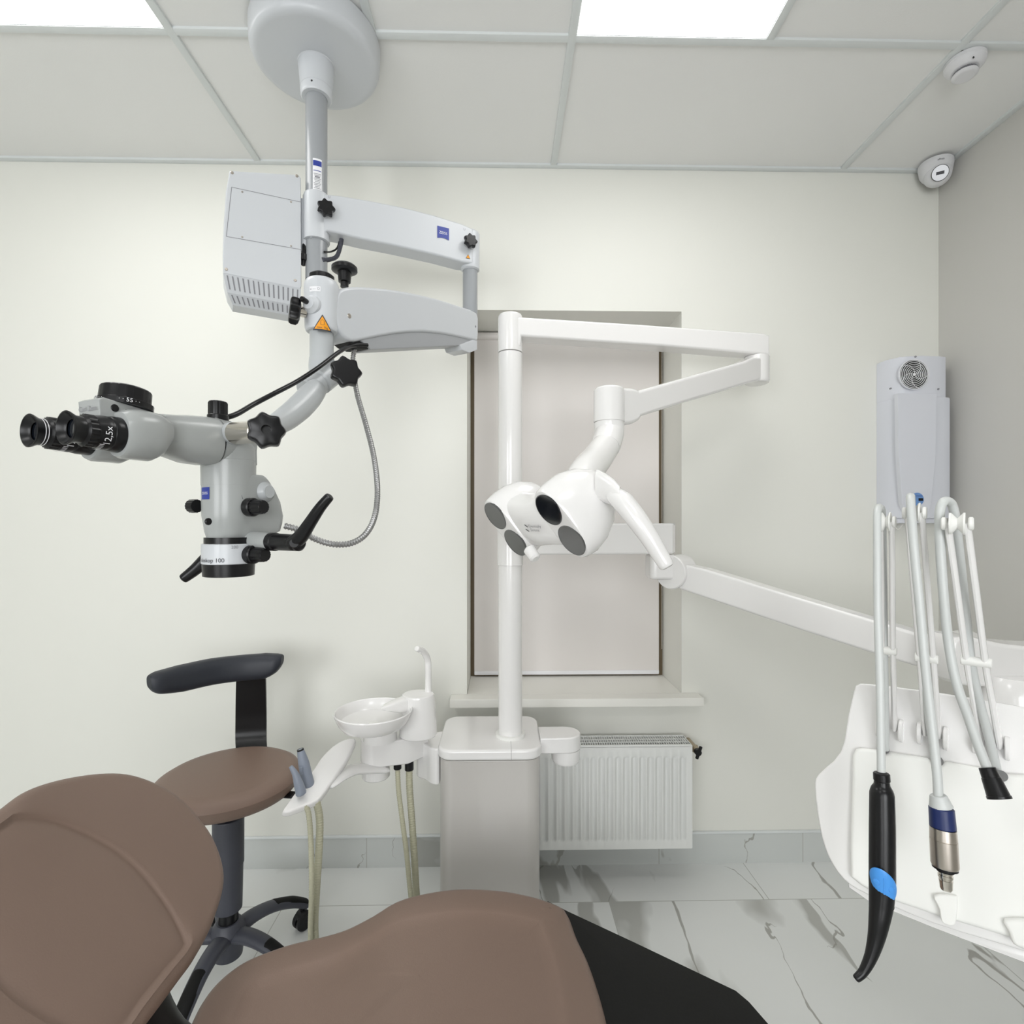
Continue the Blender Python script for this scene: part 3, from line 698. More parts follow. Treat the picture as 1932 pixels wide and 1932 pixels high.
# tilting drum and tube housing
zc = W(415, 834, .96).z
secs = [(-.035, .030, .030, 0), (-.030, .037, .036, 0), (-.005, .041, .040, 0), (.030, .043, .042, -.001), (.036, .0435, .0425, -.001)]
MS.part('tilt_drum', MB().loft([(G(a, 0, zc+dz), Bd*rx, UPV*rz) for a, rx, rz, dz in secs], 40, 2.2), M['headgrey'])
MS.part('seam_ring', MB().loft([(G(a, 0, zc-.001), Bd*.0405, UPV*.0395) for a in (.034, .041)], 40, 2.2), M['black'])
secs = [(.040, .0425, .0415, -.002), (.058, .043, .042, -.003), (.085, .041, .040, -.004), (.110, .037, .035, -.003), (.135, .033, .031, -.002), (.150, .029, .027, -.001), (.160, .020, .018, 0)]
MS.part('tube_housing', MB().loft([(G(a, 0, zc+dz), Bd*rx, UPV*rz) for a, rx, rz, dz in secs], 40, 2.6), M['headgrey'])
# binocular part
ze = 1.531
m = MB()
for b0, a_off in ((.035, 0), (-.037, .0)):
    m.loft([(G(a, b0, z_), Bd*rx, UPV*rz) for a, rx, rz, z_ in ((.135, .016, .018, 1.545), (.150, .027, .032, 1.538), (.165, .0315, .0375, 1.535), (.185, .032, .0375, 1.535), (.200, .0305, .036, 1.533), (.207, .027, .032, 1.532))], 32, 2.3)
bin_ = MS.part('binocular_tube', m, M['headgrey'])
m = MB().prism([G(a, -.026, z_) for a, z_ in ((.225, 1.552), (.227, 1.580), (.220, 1.584), (.115, 1.572), (.115, 1.545), (.19, 1.545))], Bd*.052, .003, 2)
tp = MS.part('tube_bridge', m, M['headgrey'])
cz0 = 1.578
dp = G(.178, 0, cz0+.001); tilt = (UPV+Ad*.0-Ad*.10).normalized()
dial = MS.part('distance_dial', MB().lathe(dp, tilt, [(0, .037), (.008, .037), (.009, .034), (.011, .0335), (.027, .033), (.029, .0315), (.031, .026)], 80, lobes=20, amp=.006), M['black'])
dx, dy, dz_ = frame(tilt)
def oncone(c_, tilt_, r, th0, h0, off=.0008):
    x_, y_, z_ = frame(tilt_)
    return lambda u, v: c_+z_*(h0+v)+x_*((r+off)*math.cos(th0+u/r))+y_*((r+off)*math.sin(th0+u/r))
def heading(tilt_, dirv):
    x_, y_, z_ = frame(tilt_); return math.atan2(dirv.dot(y_), dirv.dot(x_))
for txt, dv in (('55', Bd*.9+Ad*.35), ('60', Ad*.95+Bd*-.1)):
    th_ = heading(tilt, dv.normalized()); MS.part('lettering', textmb('· · '+txt+' · ·', .0085, oncone(dp, tilt, .037, th_, .0045)), M['white'], parent=dial)
f0 = G(.2085, 0, 1.566)
MS.part('lettering', textmb('Carl Zeiss', .0105, lambda u, v: G(.2279, 0, 1.568)+Bd*u+UPV*v), M['greyprint'], parent=tp)
MS.part('hole', MB().cyl(G(.206, .024, 1.571), G(.206, .0272, 1.571), .0055, n=20), M['black'], parent=tp)
m = MB().box((0, 0, 0), (0.001, 0.001, .001)); m = MB().prism([G(a, .0262, z_) for a, z_ in ((.192, 1.572), (.130, 1.5665), (.130, 1.5585), (.192, 1.564))], Bd*.001)
MS.part('slot', m, M['black'], parent=tp)
def eyepiece(a_rim, b0, rings_white):
    z0 = ze; ax = -Ad; o = G(a_rim, b0, z0)   # profile starts at rim and runs back towards the housing
    L = a_rim-.203
    e = MS.part('eyepiece', MB().lathe(o, ax, [(.008, .0125), (.006, .0165), (.0, .0215), (.0005, .0232), (.003, .0225), (.010, .0185), (.018, .0185), (.019, .0200), (.021, .0220)], 44, cap0=False, cap1=False)
        .lathe(o+ax*.021, ax, [(0, .0222), (.011, .0222)], 72, lobes=24, amp=.03)
        .lathe(o+ax*.031, ax, [(0, .0225), (.012, .0240), (.016, .0242), (.017, .0236), (.020, .0236), (.021, .0245), (.026, .0255), (L-.004, .0258), (L, .024)], 44), M['black'])
    MS.part('lens', MB().lathe(o+ax*.010, ax, [(0, .0130), (.001, .0130)], 32), M['lensdark'], parent=e)
    if rings_white:
        w_ = MB()
        for k in range(3): w_.lathe(o+ax*(.0115+.0035*k), ax, [(0, .0187), (.0003, .0191), (.0008, .0191), (.0011, .0187)], 40, False, False)
        MS.part('ring_lines', w_, M['white'], parent=e)
    x_, y_, z_ = frame(ax)
    th_ = math.atan2(V((.75, -.6, -.28)).dot(y_), V((.75, -.6, -.28)).dot(x_))
    MS.part('lettering', textmb('12,5x', .0125, lambda u, v: o+ax*(.041+v*-1)+x_*(.0252*math.cos(th_-u/.0245))+y_*(.0252*math.sin(th_-u/.0245))), M['white'], parent=e)
    tk = MB()
    for k in range(14):
        t_ = th_+.55+k*.12
        tk.add([o+ax*(.033+q[0])+x_*(.0249*math.cos(t_+q[1]))+y_*(.0249*math.sin(t_+q[1])) for q in ((0, -.02), (0, .02), (.006, .02), (.006, -.02))], [(0, 1, 2, 3)])
    MS.part('scale_marks', tk, M['white'], parent=e)
eyepiece(.272, .034, False); eyepiece(.280, -.037, True)
# objective
oz = lambda py: W(430, py, .935).z
m = MB().lathe(G(0, 0, oz(1028)), UPV, [(0, .0405), (oz(1015)-oz(1028), .0405)], 48); MS.part('black_ring', m, M['black'])
og = MS.part('objective_ring', MB().lathe(G(0, 0, oz(1066)), UPV, [(0, .0435), (.001, .0445), (oz(1027)-oz(1066)-.001, .0445), (oz(1027)-oz(1066), .0435)], 64), M['mwhite'])
MS.part('objective_lens', MB().lathe(G(0, 0, oz(1091)), UPV, [(.004, .030), (.002, .034), (0, .040), (.001, .0425), (oz(1066)-oz(1091), .0435)], 64), M['black'])
th_ = math.atan2(-.86, .42); cw = lambda th0, py, off=.0007: (lambda u, v: G(0, 0, oz(py)+v)+V(((.0445+off)*math.cos(th0+u/.0445), (.0445+off)*math.sin(th0+u/.0445), 0)))
MS.part('lettering', textmb('Teleskop 100', .0105, cw(th_-.78, 1058)), M['print'], parent=og)
MS.part('lettering', textmb('200', .0075, cw(th_+.22, 1033)), M['greyprint'], parent=og)
# side knobs
def sideknob(px, py, off, r, h, ax=Bd, parent=None):
    p = onplane(px, py, G(0, off, 0), Bd)
    m = MB().cyl(p, p+ax*h*.45, r*1.15, n=40, bev=.002); knurl(m, p+ax*h*.4, ax, r*.92, h*.7, r2=r*.85); return MS.part('side_knob', m, M['black'], parent=parent)
sideknob(468, 957, .043, .0145, .036); sideknob(468, 1046, .040, .0145, .040)
p = onplane(500, 928, G(0, .044, 0), Bd); MS.part('side_cap', MB().lathe(p, Bd, [(-.002, .019), (.003, .018), (.009, .012), (.012, .0115)], 36), M['mgrey'], parent=hb)
MS.part('side_knob', knurl(MB(), G(.03, -.044, W(377, 955, .98).z), -Bd, .012, .018), M['black'])
p = onplane(393, 984, G(0, .0445, 0), Bd); MS.part('plug', MB().cyl(p-Bd*.002, p+Bd*.002, .006, n=20), M['black'], parent=hb)
lt = math.radians(242); cv = lambda off: oncyl((H.x, H.y, 0), None, .0448, lt, W(391, 931, .945).z, off)
MS.part('logo', gridquad(.021, .021, cv(.0008)), M['blue'], parent=hb, label='blue square emblem with white letters')
MS.part('lettering', textmb('ZEISS', .0066, cv(.0014)), M['white'], parent=hb)
p = onplane(457, 938, G(0, .0442, 0), Bd); MS.part('index_mark', MB().add([p+Bd*.0006+UPV*.003+Ad*.001, p+Bd*.0006+UPV*.003+Ad*.002, p+Bd*.0006-UPV*.003-Ad*.001, p+Bd*.0006-UPV*.003], [(0, 1, 2, 3)]), M['print'], parent=hb)
# top knob
p = G(.022, .0, zc+.038); MS.part('top_knob', knurl(MB().cyl(p, p+UPV*.010, .0175, n=30), p+UPV*.008, UPV, .0155, .026, lobes=16, amp=.03), M['black'])
# clamp shaft to star knob
s0 = W(430, 818, .945); s1 = W(503, 814, .89); sd_ = (s1-s0).normalized(); SL = (s1-s0).length
MS.part('clamp_ring', MB().lathe(s0, sd_, [(-.01, .018), (.002, .0185), (.003, .0165), (.007, .0165), (.008, .019), (.020, .020), (.022, .0195)], 40), M['mgrey'])
MS.part('clamp_shaft', MB().cyl(s0+sd_*.021, s0+sd_*(SL*.78), .0195, .0185, n=44), M['chrome'])
m = MB(); ax = V((.42, -.9, 0)).normalized(); starknob(m, W(502, 814, .905)-ax*.008, ax, .0310, .028, 7, .085, hole=.008)
MS.part('star_knob', m, M['black'])
# handles
h0 = W(512, 1022, .96); h1 = W(560, 1024, .925); hd_ = (h1-h0).normalized()
MS.part('handle_mount', MB().cyl(W(470, 1020, .99), h0, .018, .016, n=28), M['headgrey'])
hh = MS.part('handle', MB().lathe(h0, hd_, [(-.004, .014), (0, .0165), (.012, .0165), (.014, .015), ((h1-h0).length+.006, .0145), ((h1-h0).length+.010, .011)], 36)
        .tube([W(552, 1026, .925), W(568, 1012, .915), W(584, 988, .905), W(604, 958, .895), W(621, 938, .89)], [.0135, .0125, .0105, .0090, .0078], 20, sec=(1, 1)), M['black'])
MS.part('bolt', MB().cyl(h1, h1+V((.1, -1, 0)).normalized()*.017, .0085, n=24), M['black'], parent=hh)
MS.part('handle', MB().tube([W(410, 1035, 1.06), W(388, 1056, 1.05), W(368, 1075, 1.045), W(347, 1091, 1.04)], [.014, .013, .0115, .0095], 20), M['black'])
# cords
MS.part('cord', MB().tube([W(693, 651, 1.36), W(665, 652, 1.33), W(640, 664, 1.27), (W(600, 694, 1.20)), W(560, 720, 1.15), W(520, 741, 1.10), W(480, 762, 1.06), W(445, 782, 1.01), W(415, 790, .985), W(400, 790, .98)], .0050, 12), M['black'])
MS.part('conduit', MB().ribbed([W(670, 654, 1.36), W(667, 668, 1.36), W(666, 690, 1.36), W(673, 740, 1.34), W(690, 800, 1.30), W(705, 860, 1.26), W(712, 920, 1.2), W(708, 970, 1.16), W(692, 1005, 1.12), W(665, 1024, 1.09), W(630, 1027, 1.07), W(595, 1017, 1.06), W(565, 1000, 1.05), W(536, 992, 1.04)], .0058, .0060, .13), M['conduit'])

# ------------------------------------------------------------------ dental unit cabinet with column
CU = Thing('dental_unit', (-.035, 1.82, 0), 'white dental unit cabinet with a tall round column in front of the radiator', 'dental unit')
bx0, bx1, by0, by1 = -.198, .124, 1.675, 1.965
def rrect(x0, x1, y0, y1, r, z, n=6):
    out = []
    for cx, cy, a in ((x1-r, y1-r, 0), (x0+r, y1-r, PI/2), (x0+r, y0+r, PI), (x1-r, y0+r, 1.5*PI)):
        for k in range(n+1): t_ = a+PI/2*k/n; out.append(V((cx+r*math.cos(t_), cy+r*math.sin(t_), z)))
    return out
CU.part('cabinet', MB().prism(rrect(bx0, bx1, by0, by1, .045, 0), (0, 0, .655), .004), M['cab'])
lid = CU.part('lid', MB().prism(rrect(bx0-.006, bx1+.006, by0-.008, by1+.006, .05, .657), (0, 0, .034), .009, 4), M['unit'])
CU.part('seam', MB().box((.0305, by0-.0084, .660), (.0315, by0+.10, .6912)), M['groove'], parent=lid)
CX, CY = .030, 1.785
colz = W(963, 661, CY-.035).z
CU.part('column', MB().cyl((CX, CY, .69), (CX, CY, colz), .0400, n=56), M['unit'])
CU.part('column_foot', MB().lathe((CX, CY, .690), UPV, [(0, .048), (.001, .0495), (.010, .0495), (.0115, .0415)], 56), M['unitmatt'])
pod = [V((x, y, .648)) for x, y in [(bx1+.004, 1.735)]+[(.215+.052*math.cos(a), 1.787+.052*math.sin(a)) for a in [-PI/2+PI*k/14 for k in range(15)]]+[(bx1+.004, 1.839)]]
CU.part('side_pod', MB().prism(pod, (0, 0, .052), .005, 3), M['unit'])
CU.part('side_pod_cup', MB().lathe((.217, 1.787, .600), UPV, [(0, .036), (.003, .043), (.012, .0475), (.048, .0485)], 44), M['unit'])
# left pod carrying the cuspidor
lp = [V((x, y, .634)) for x, y in [(bx0-.045, 1.765), (bx0-.07, 1.735), (bx0-.10, 1.700)]+[(-.400+.056*math.cos(a), 1.735+.062*math.sin(a)) for a in [1.5*PI-PI*k/12 for k in range(13)]]+[(bx0-.08, 1.82), (bx0-.045, 1.82)]]
CU.part('side_arm', MB().prism(lp, (0, 0, .081), .006, 3), M['unit'])
lp2 = [V((x, y, .562)) for x, y in [(bx0-.001, 1.705), (bx0-.028, 1.712), (bx0-.052, 1.745), (bx0-.085, 1.765), (bx0-.085, 1.815), (bx0-.045, 1.84), (bx0-.001, 1.86)]]
CU.part('side_arm_root', MB().prism(lp2, (0, 0, .118), .006, 3, vbev=.014), M['unit'])

# ------------------------------------------------------------------ cuspidor
SP = Thing('cuspidor', (-.42, 1.68, .70), 'white spittoon bowl with a thin water spout on the left of the cabinet', 'cuspidor')
bc = W(705, 1341, 1.655)
rz = bc.z
SP.part('bowl', MB().lathe((bc.x, bc.y, rz), UPV, [(-.052, .050), (-.052, .082), (-.047, .093), (-.030, .107), (-.008, .1165), (0, .1185), (.003, .1165), (.0, .113), (-.014, .109), (-.027, .097), (-.035, .060), (-.038, .018), (-.040, .012)], 72), M['unit'])
SP.part('drain', MB().lathe((bc.x, bc.y, rz-.0385), UPV, [(0, .017), (.0015, .015)], 28), M['unitmatt'])
tc_ = W(789, 1400, 1.73); zt = W(789, 1308, 1.73).z
tw = SP.part('tower', MB().lathe((tc_.x, tc_.y, .7155), UPV, [(0, .052), (.004, .055), (.04, .054), (zt-.7155-.010, .048), (zt-.7155-.003, .046), (zt-.7155, .041)], 48, sx=1.1), M['unit'])
a0 = V((tc_.x-.02, tc_.y-.005, zt-.028)); a1 = W(722, 1334, 1.655)
m = MB().loft([(a0, V((0, .034, 0)), UPV*.024), (a0.lerp(a1, .35), V((0, .034, 0)), UPV*.022), (a0.lerp(a1, .8), V((0, .028, 0)), UPV*.010+V((0, 0, 0))), (a1, V((0, .020, 0)), UPV*.004)], 28, 3.5)
SP.part('bowl_spout', m, M['unit'])
SP.part('bowl_support', MB().lathe((bc.x+.010, bc.y+.045, .7155), UPV, [(0, .052), (rz-.0505-.7155, .050)], 40), M['unit'])
fp = [W(808, 1312, 1.75), W(808, 1290, 1.75), W(808, 1262, 1.75), W(807, 1246, 1.75), W(802, 1234, 1.735), W(795, 1227, 1.715), W(787, 1224, 1.695)]
SP.part('water_spout', MB().tube(fp, [.0115, .0105, .0105, .0105, .0105, .010, .009], 18), M['unit'])
SP.part('nozzle', MB().cyl(W(793, 1229, 1.705), W(793, 1233, 1.705), .004, n=14), M['unit'])

# ------------------------------------------------------------------ assistant tray with suction
AT = Thing('assistant_tray', (-.55, 1.58, .62), 'white sloping assistant tray on a curved arm below the spittoon bowl', 'tray')
Pa = W(534, 1531, 1.44); Pb = W(672, 1392, 1.70); ln = (Pb-Pa).normalized(); hp = V((ln.y, -ln.x, 0)).normalized()
hp = (hp+V((0, 0, -.25))).normalized()
tn = ln.cross(hp).normalized(); tn = tn if tn.z > 0 else -tn
out = [(532, 1531), (540, 1517), (554, 1498), (575, 1470), (592, 1450), (605, 1430), (626, 1408), (650, 1394), (669, 1392), (670, 1402), (655, 1432), (640, 1455), (625, 1476), (612, 1494), (598, 1510), (575, 1520), (548, 1530)]
tr = AT.part('tray', MB().prism(smooth_pts([onplane(x, y, Pa, tn) for x, y in out], 2, True), -tn*.022, .007, 3), M['unit'])
am = [W(617, 1480, 1.555), W(640, 1462, 1.60), W(665, 1452, 1.65), W(700, 1449, 1.69), W(722, 1449, 1.71)]
AT.part('arm', MB().tube(am, [.024, .030, .033, .036, .036], 24, sec=(1.25, .38)), M['unit'])
AT.part('pivot', MB().lathe((-.405, 1.72, .586), UPV, [(0, .040), (.004, .044), (.0455, .044)], 40), M['unit'])
def hoseobj(pts, r, label, nm='suction_hose'):
    return single(nm, MB().ribbed(pts, r, .0075, .045), M['hose'], label, 'hose', 'beige corrugated suction hoses')
def suction(name, pts, rr, label, slider=False):
    t_ = Thing(name, pts[0], label, 'suction handpiece', 'blue grey suction handpieces')
    b = t_.part('body', MB().tube(pts, rr, 24, k=4), M['nozzle'])
    tip = pts[-1]; d = (pts[-1]-pts[-2]).normalized()
    t_.part('nozzle_opening', MB().lathe(tip, d, [(-.003, rr[-1]*1.02), (rr[-1]*.44, rr[-1]*.98), (rr[-1]*.44, rr[-1]*.7), (rr[-1]*.2, rr[-1]*.68)], 20), M['black'] if slider else M['nozzle'], parent=b)
    if slider:
        q = pts[1]; t_.part('slider', MB().obox(q.lerp(pts[-1], .35)+V((-.002, -.0175, 0)), V((1, 0, 0)), V((0, 1, 0)), V((0, 0, 1)), (.009, .006, .022), .002), M['nozzle'])
    for k in (0,): pass
    return t_
suction('suction_handpiece', [W(581, 1482, 1.53), W(578, 1466, 1.53), W(573, 1440, 1.53), W(567, 1416, 1.53)], [.0185, .0170, .0150, .0095], 'thicker blue-grey suction handpiece standing in the tray, nearer the tray middle', True)
suction('suction_handpiece', [W(568, 1496, 1.48), W(563, 1478, 1.48), W(557, 1460, 1.48), W(549, 1447, 1.48)], [.0145, .0125, .0085, .0052], 'slim bent blue-grey suction handpiece at the tray tip')
hoseobj([W(576, 1519, 1.47), W(583, 1540, 1.47), W(587, 1600, 1.47), W(588, 1680, 1.47), W(586, 1760, 1.48), W(590, 1840, 1.55), W(640, 1840, 1.68)], .0062*1.15, 'thin left beige hose hanging below the tray tip')
hoseobj([W(597, 1512, 1.49), W(603, 1545, 1.50), W(602, 1600, 1.50), W(597, 1680, 1.50), W(594, 1760, 1.50), W(605, 1850, 1.58), W(660, 1840, 1.70)], .0100, 'thick beige hose hanging below the tray, right of the thin one')
hoseobj([W(750, 1448, 1.71), W(752, 1490, 1.70), W(758, 1540, 1.69), W(767, 1610, 1.68), W(775, 1690, 1.67), W(782, 1745, 1.67), W(800, 1790, 1.70)], .0078, 'thin beige hose dropping from the side arm beside the cabinet')
hoseobj([W(772, 1450, 1.74), W(773, 1490, 1.73), W(778, 1560, 1.72), W(782, 1620, 1.71), W(786, 1690, 1.71), W(792, 1740, 1.72), W(812, 1770, 1.74)], .0108, 'thick beige hose dropping from the side arm, nearest the cabinet')
for k, (a, b_, y, r) in enumerate(((750, 1447, 1.71, .0125), (772, 1449, 1.74, .0145))):
    p = W(a, b_, y); CU.part('hose_socket', MB().cyl(p+V((0, 0, -.006)), V((p.x, p.y, .634)), r, n=24), M['black'])

# ------------------------------------------------------------------ operating light
OL = Thing('operating_light', (CX, CY, colz), 'white dental operating light with four round lenses on a jointed arm', 'lamp')
topz = W(963, 597, CY).z+.004
OL.part('column_sleeve', MB().lathe((CX, CY, colz+.002), UPV, [(0, .0395), (.001, .0412), (topz-colz-.012, .0412), (topz-colz-.004, .038), (topz-colz-.002, .034)], 52), M['unit'])
EX, EY = .950, 1.946
plU = vplane((CX, CY), (EX, EY), .036); nU = plU[1]
out = [(963, 596), (985, 597.5), (1200, 611), (1440, 628.5), (1453, 632), (1453, 670), (1430, 667), (1250, 652), (1100, 642), (985, 634), (983, 652), (963, 656)]
OL.part('upper_arm', MB().prism(trace(out, plU), -nU*.070, .008, 3), M['unit'])
ez0, ez1 = W(1430, 725, EY).z, W(1430, 674, EY).z
OL.part('elbow', MB().lathe((EX-.004, EY, ez0), UPV, [(0, .034), (.004, .041), (.012, .044), (ez1-ez0-.003, .044), (ez1-ez0, .042)], 48), M['unit'])
JX, JY = W(1149, 760, 1.5).x, 1.5
plS = vplane((JX, JY), (EX, EY), .030); nS = plS[1]
out = [(1200, 738), (1222, 732), (1300, 710), (1405, 681), (1420, 674), (1436, 673), (1442, 690), (1440, 715), (1430, 720), (1412, 724), (1300, 757), (1224, 781), (1208, 786), (1194, 780)]
OL.part('spring_arm', MB().prism(trace(out, plS), -nS*.056, .010, 3), M['unit'])
jz0, jz1 = W(1149, 797, 1.5).z, W(1149, 732, 1.5).z
OL.part('joint', MB().lathe((JX, JY, jz0), UPV, [(0, .0415), (.001, .0435), (jz1-jz0-.008, .043), (jz1-jz0-.002, .039), (jz1-jz0, .035)], 52)
        .prism(smooth_pts(trace([(1150, 730), (1178, 731), (1198, 732), (1212, 740), (1216, 760), (1212, 786), (1200, 797), (1180, 800), (1168, 785), (1150, 780)], plS), 3, True), -nS*.060, .012, 3), M['unit'])
NP = [V((JX, JY, jz0-.002)), W(1149, 818, 1.495), W(1142, 843, 1.46), W(1124, 868, 1.40), W(1104, 893, 1.32)]
OL.part('neck', MB().tube(NP[:3], [.0420, .0415, .0400], 40, k=8, taper_cap=False), M['unit'])
OL.part('neck_sleeve', MB().tube([NP[2]+V((0, 0, .0005)), NP[3], NP[4], W(1090, 925, 1.26)], [.0390, .0405, .041, .040], 40, k=8, taper_cap=False), M['unit'])
N_ = V((-.715, -.455, -.53)).normalized(); u_ = (V((.62, 0, -.78))-N_*V((.62, 0, -.78)).dot(N_)).normalized(); w_ = N_.cross(u_).normalized()
def pod(c, s=1.0):
    secs = [(-.002, .079, .036), (0, .0865, .0435), (.006, .0905, .0475), (.03, .094, .054), (.065, .091, .060), (.100, .078, .060), (.130, .056, .050), (.148, .034, .032), (.155, .014, .013)]
    return MB().loft([(c-N_*d*s+u_*(-du), u_*a*s, w_*b*s) for d, a, b, du in [(d, a, b, .10*max(0, d-.03)+.0) for d, a, b in secs]], 48, 2.35)
cR = W(1058, 990, 1.15); cL = W(954.5, 998, 1.32)
podR = OL.part('lamp_head', pod(cR), M['unit']); podL = OL.part('lamp_head', pod(cL, .96), M['unit'])
for c_, pd, dk in ((cR, podR, True), (cL, podL, False)):
    for sg in (-1, 1):
        q = c_+u_*(.0415*sg)+N_*.0022
        OL.part('lens', MB().lathe(q-N_*.003, N_, [(0, .0385), (.004, .0385), (.0045, .0375), (.0035, .036)], 44), M['lensdark'] if (dk and sg < 0) else M['lens'], parent=pd, label='round grey lens' if not (dk and sg < 0) else 'round black lens')
# bridge between the heads
bs = []
for k in range(9):
    f_ = k/8; c_ = cL.lerp(cR, f_)-N_*(.055-.012*math.sin(PI*f_))+u_*(.004*math.sin(PI*f_))
    bs.append((c_, u_*(.070+.006*math.cos(2*PI*f_)), N_*(.046)))
br_ = OL.part('head_bridge', MB().loft(bs, 40, 2.9), M['unit'])
dirB = (cR-cL).normalized()
q = W(996, 995, 1.0); d_ = ray(996, 995)
mid = cL.lerp(cR, .42)+N_*.0018; nb = N_; hx = (V((0, 0, 1)).cross(nb)).normalized(); hx = hx if hx.x > 0 else -hx; hy = nb.cross(hx); hy = hy if hy.z > 0 else -hy
LP = onplane(1001, 995, mid, nb)
tx = textmb('Dentsply\nSirona', .0105, lambda u, v: LP+hx*(u*1.25)+hy*v+nb*.0035, 'LEFT')
OL.part('lettering', tx, M['greyprint'], parent=br_)
lf = MB()
for sg in (-1, 1): lf.add([LP+hx*(-.011+.0055*math.cos(t_)+.002*sg)+hy*(.006*sg+.0022*math.sin(t_)-.0035*math.cos(t_))+nb*.0035 for t_ in [2*PI*k/12 for k in range(12)]], [tuple(range(12))])
OL.part('leaf_mark', lf, M['print'], parent=br_)
OL.part('sensor_stub', MB().cyl(W(997, 1034, 1.24), W(1011, 1055, 1.22), .0145, .0135, n=28, bev=.005), M['unit'])
OL.part('handle_boss', MB().loft([(W(1128, 915, 1.16), V((.012, .03, 0)), UPV*.034), (W(1145, 922, 1.13), V((.012, .028, 0)), UPV*.032), (W(1160, 930, 1.105), V((.010, .024, 0)), UPV*.028), (W(1170, 937, 1.09), V((.006, .018, 0)), UPV*.022)], 28, 2.2), M['unit'])
hl = [W(1158, 934, 1.10), W(1176, 948, 1.085), W(1200, 978, 1.07), (W(1224, 1012, 1.06)), W(1243, 1043, 1.055), W(1257, 1066, 1.05)]
OL.part('handle', MB().tube(hl, [.018, .0225, .0215, .0190, .0170, .0150], 26, sec=(1, 1)), M['unit'])

# ------------------------------------------------------------------ instrument delivery arm and head
DU = Thing('instrument_delivery_unit', (CX, CY, 1.35), 'white instrument delivery unit on a long jointed arm at the right', 'dental unit')
DU.part('column_collar', MB().lathe((CX, CY, W(963, 1068, CY-.04).z), UPV, [(0, .0415), (.001, .0432), (.139, .0432), (.143, .041)], 52), M['unit'])
za, zb = 1.300, 1.405
DU.part('base_arm', MB().prism([V((CX, CY-.040, za)), V((.585, 1.80, za)), V((.600, 1.82, za)), V((.600, 1.90, za)), V((.585, 1.915, za)), V((CX, CY+.04, za))], (0, 0, zb-za), .007, 3), M['unit'])
kx, ky = .555, 1.845
DU.part('elbow_drop', MB().prism([V((.512, 1.80, 1.212)), V((.60, 1.80, 1.212)), V((.60, 1.89, 1.212)), V((.512, 1.89, 1.212))], (0, 0, .086), .01, 3, vbev=.02), M['unit'])
S0 = V((.60, 1.80, 0)); S1 = V((1.075, 1.245, 0)); plD = vplane(S0, S1, .0); nD = plD[1]; dD = (S1-S0).normalized()
dc = onplane(1266, 1079, plD[0], nD)
DU.part('elbow_drum', MB().lathe(dc-nD*.075, nD, [(0, .052), (.006, .059), (.080, .059), (.084, .056)], 56), M['unit'])
plD2 = (plD[0]-nD*.006, nD)
out = [(1275, 1062), (1330, 1074), (1480, 1120), (1640, 1168), (1740, 1198), (1815, 1222), (1818, 1278), (1775, 1272), (1640, 1231), (1480, 1179), (1283, 1112), (1270, 1100)]
DU.part('spring_arm', MB().prism(trace(out, plD2), -nD*.060, .008, 3), M['unit'])
kc = onplane(1812, 1243, plD[0]+nD*.004, nD)
DU.part('wrist_joint', MB().lathe(kc-nD*.075, nD, [(0, .050), (.006, .058), (.075, .058), (.080, .054)], 56), M['unit'])
plK = (V((0, 1.17, 0)), V((0, -1, 0)))
out = [(1800, 1212), (1830, 1203), (1862, 1208), (1900, 1216), (1960, 1222), (2060, 1232), (2080, 1290), (2060, 1345), (1960, 1330), (1905, 1303), (1850, 1297), (1800, 1285)]
DU.part('wrist_arm', MB().prism(smooth_pts(trace(out, plK), 3, True), (0, .085, 0), .010, 3), M['unit'])
gp = V((1.15, 1.13, 0))
DU.part('pivot_base', MB().lathe((1.155, 1.175, .94), UPV, [(0, .06), (.004, .075), (.07, .075), (.12, .05)], 48), M['unit'])
# tray body: tilted plane
g_ = V((.72, -.69, 0)).normalized(); mo = V((-.69, -.72, 0)).normalized()
TA = W(1615, 1292, .76)
mt = (mo+V((0, 0, .30))).normalized()
PT = (TA, mt)
out = [(1612, 1300), (1618, 1292), (1640, 1290), (1780, 1308), (1932, 1334), (2060, 1358), (2120, 1440), (2120, 1700), (2060, 1840), (1932, 1795), (1760, 1742), (1640, 1690), (1592, 1660), (1562, 1615), (1546, 1560), (1537, 1485), (1545, 1460), (1586, 1418), (1600, 1350)]
sh = DU.part('tray_shell', MB().prism(smooth_pts(trace(out, PT), 3, True), -mt*.075, .012, 4), M['unit'])
out = [(1598, 1655), (1640, 1684), (1760, 1737), (1932, 1788), (2060, 1828), (2060, 1868), (1932, 1818), (1760, 1752), (1640, 1703), (1600, 1675)]
DU.part('tray_rim', MB().prism(trace(out, (TA-mt*.012, mt)), -mt*.04, .004, 2), M['unit'])
out = [(1608, 1425), (1614, 1413), (1625, 1411), (1652, 1414), (1660, 1420), (1672, 1420), (1682, 1419), (1750, 1430), (1760, 1438), (1776, 1440), (1786, 1437), (1870, 1452), (1884, 1460), (1894, 1460), (1932, 1462), (2050, 1480), (2060, 1815), (1932, 1778), (1760, 1726), (1660, 1692), (1625, 1672), (1604, 1655), (1603, 1600), (1606, 1500)]
pad_ = DU.part('silicone_mat', MB().prism(trace(out, (TA+mt*.010, mt)), -mt*.012, .005, 3), M['unitmatt'])
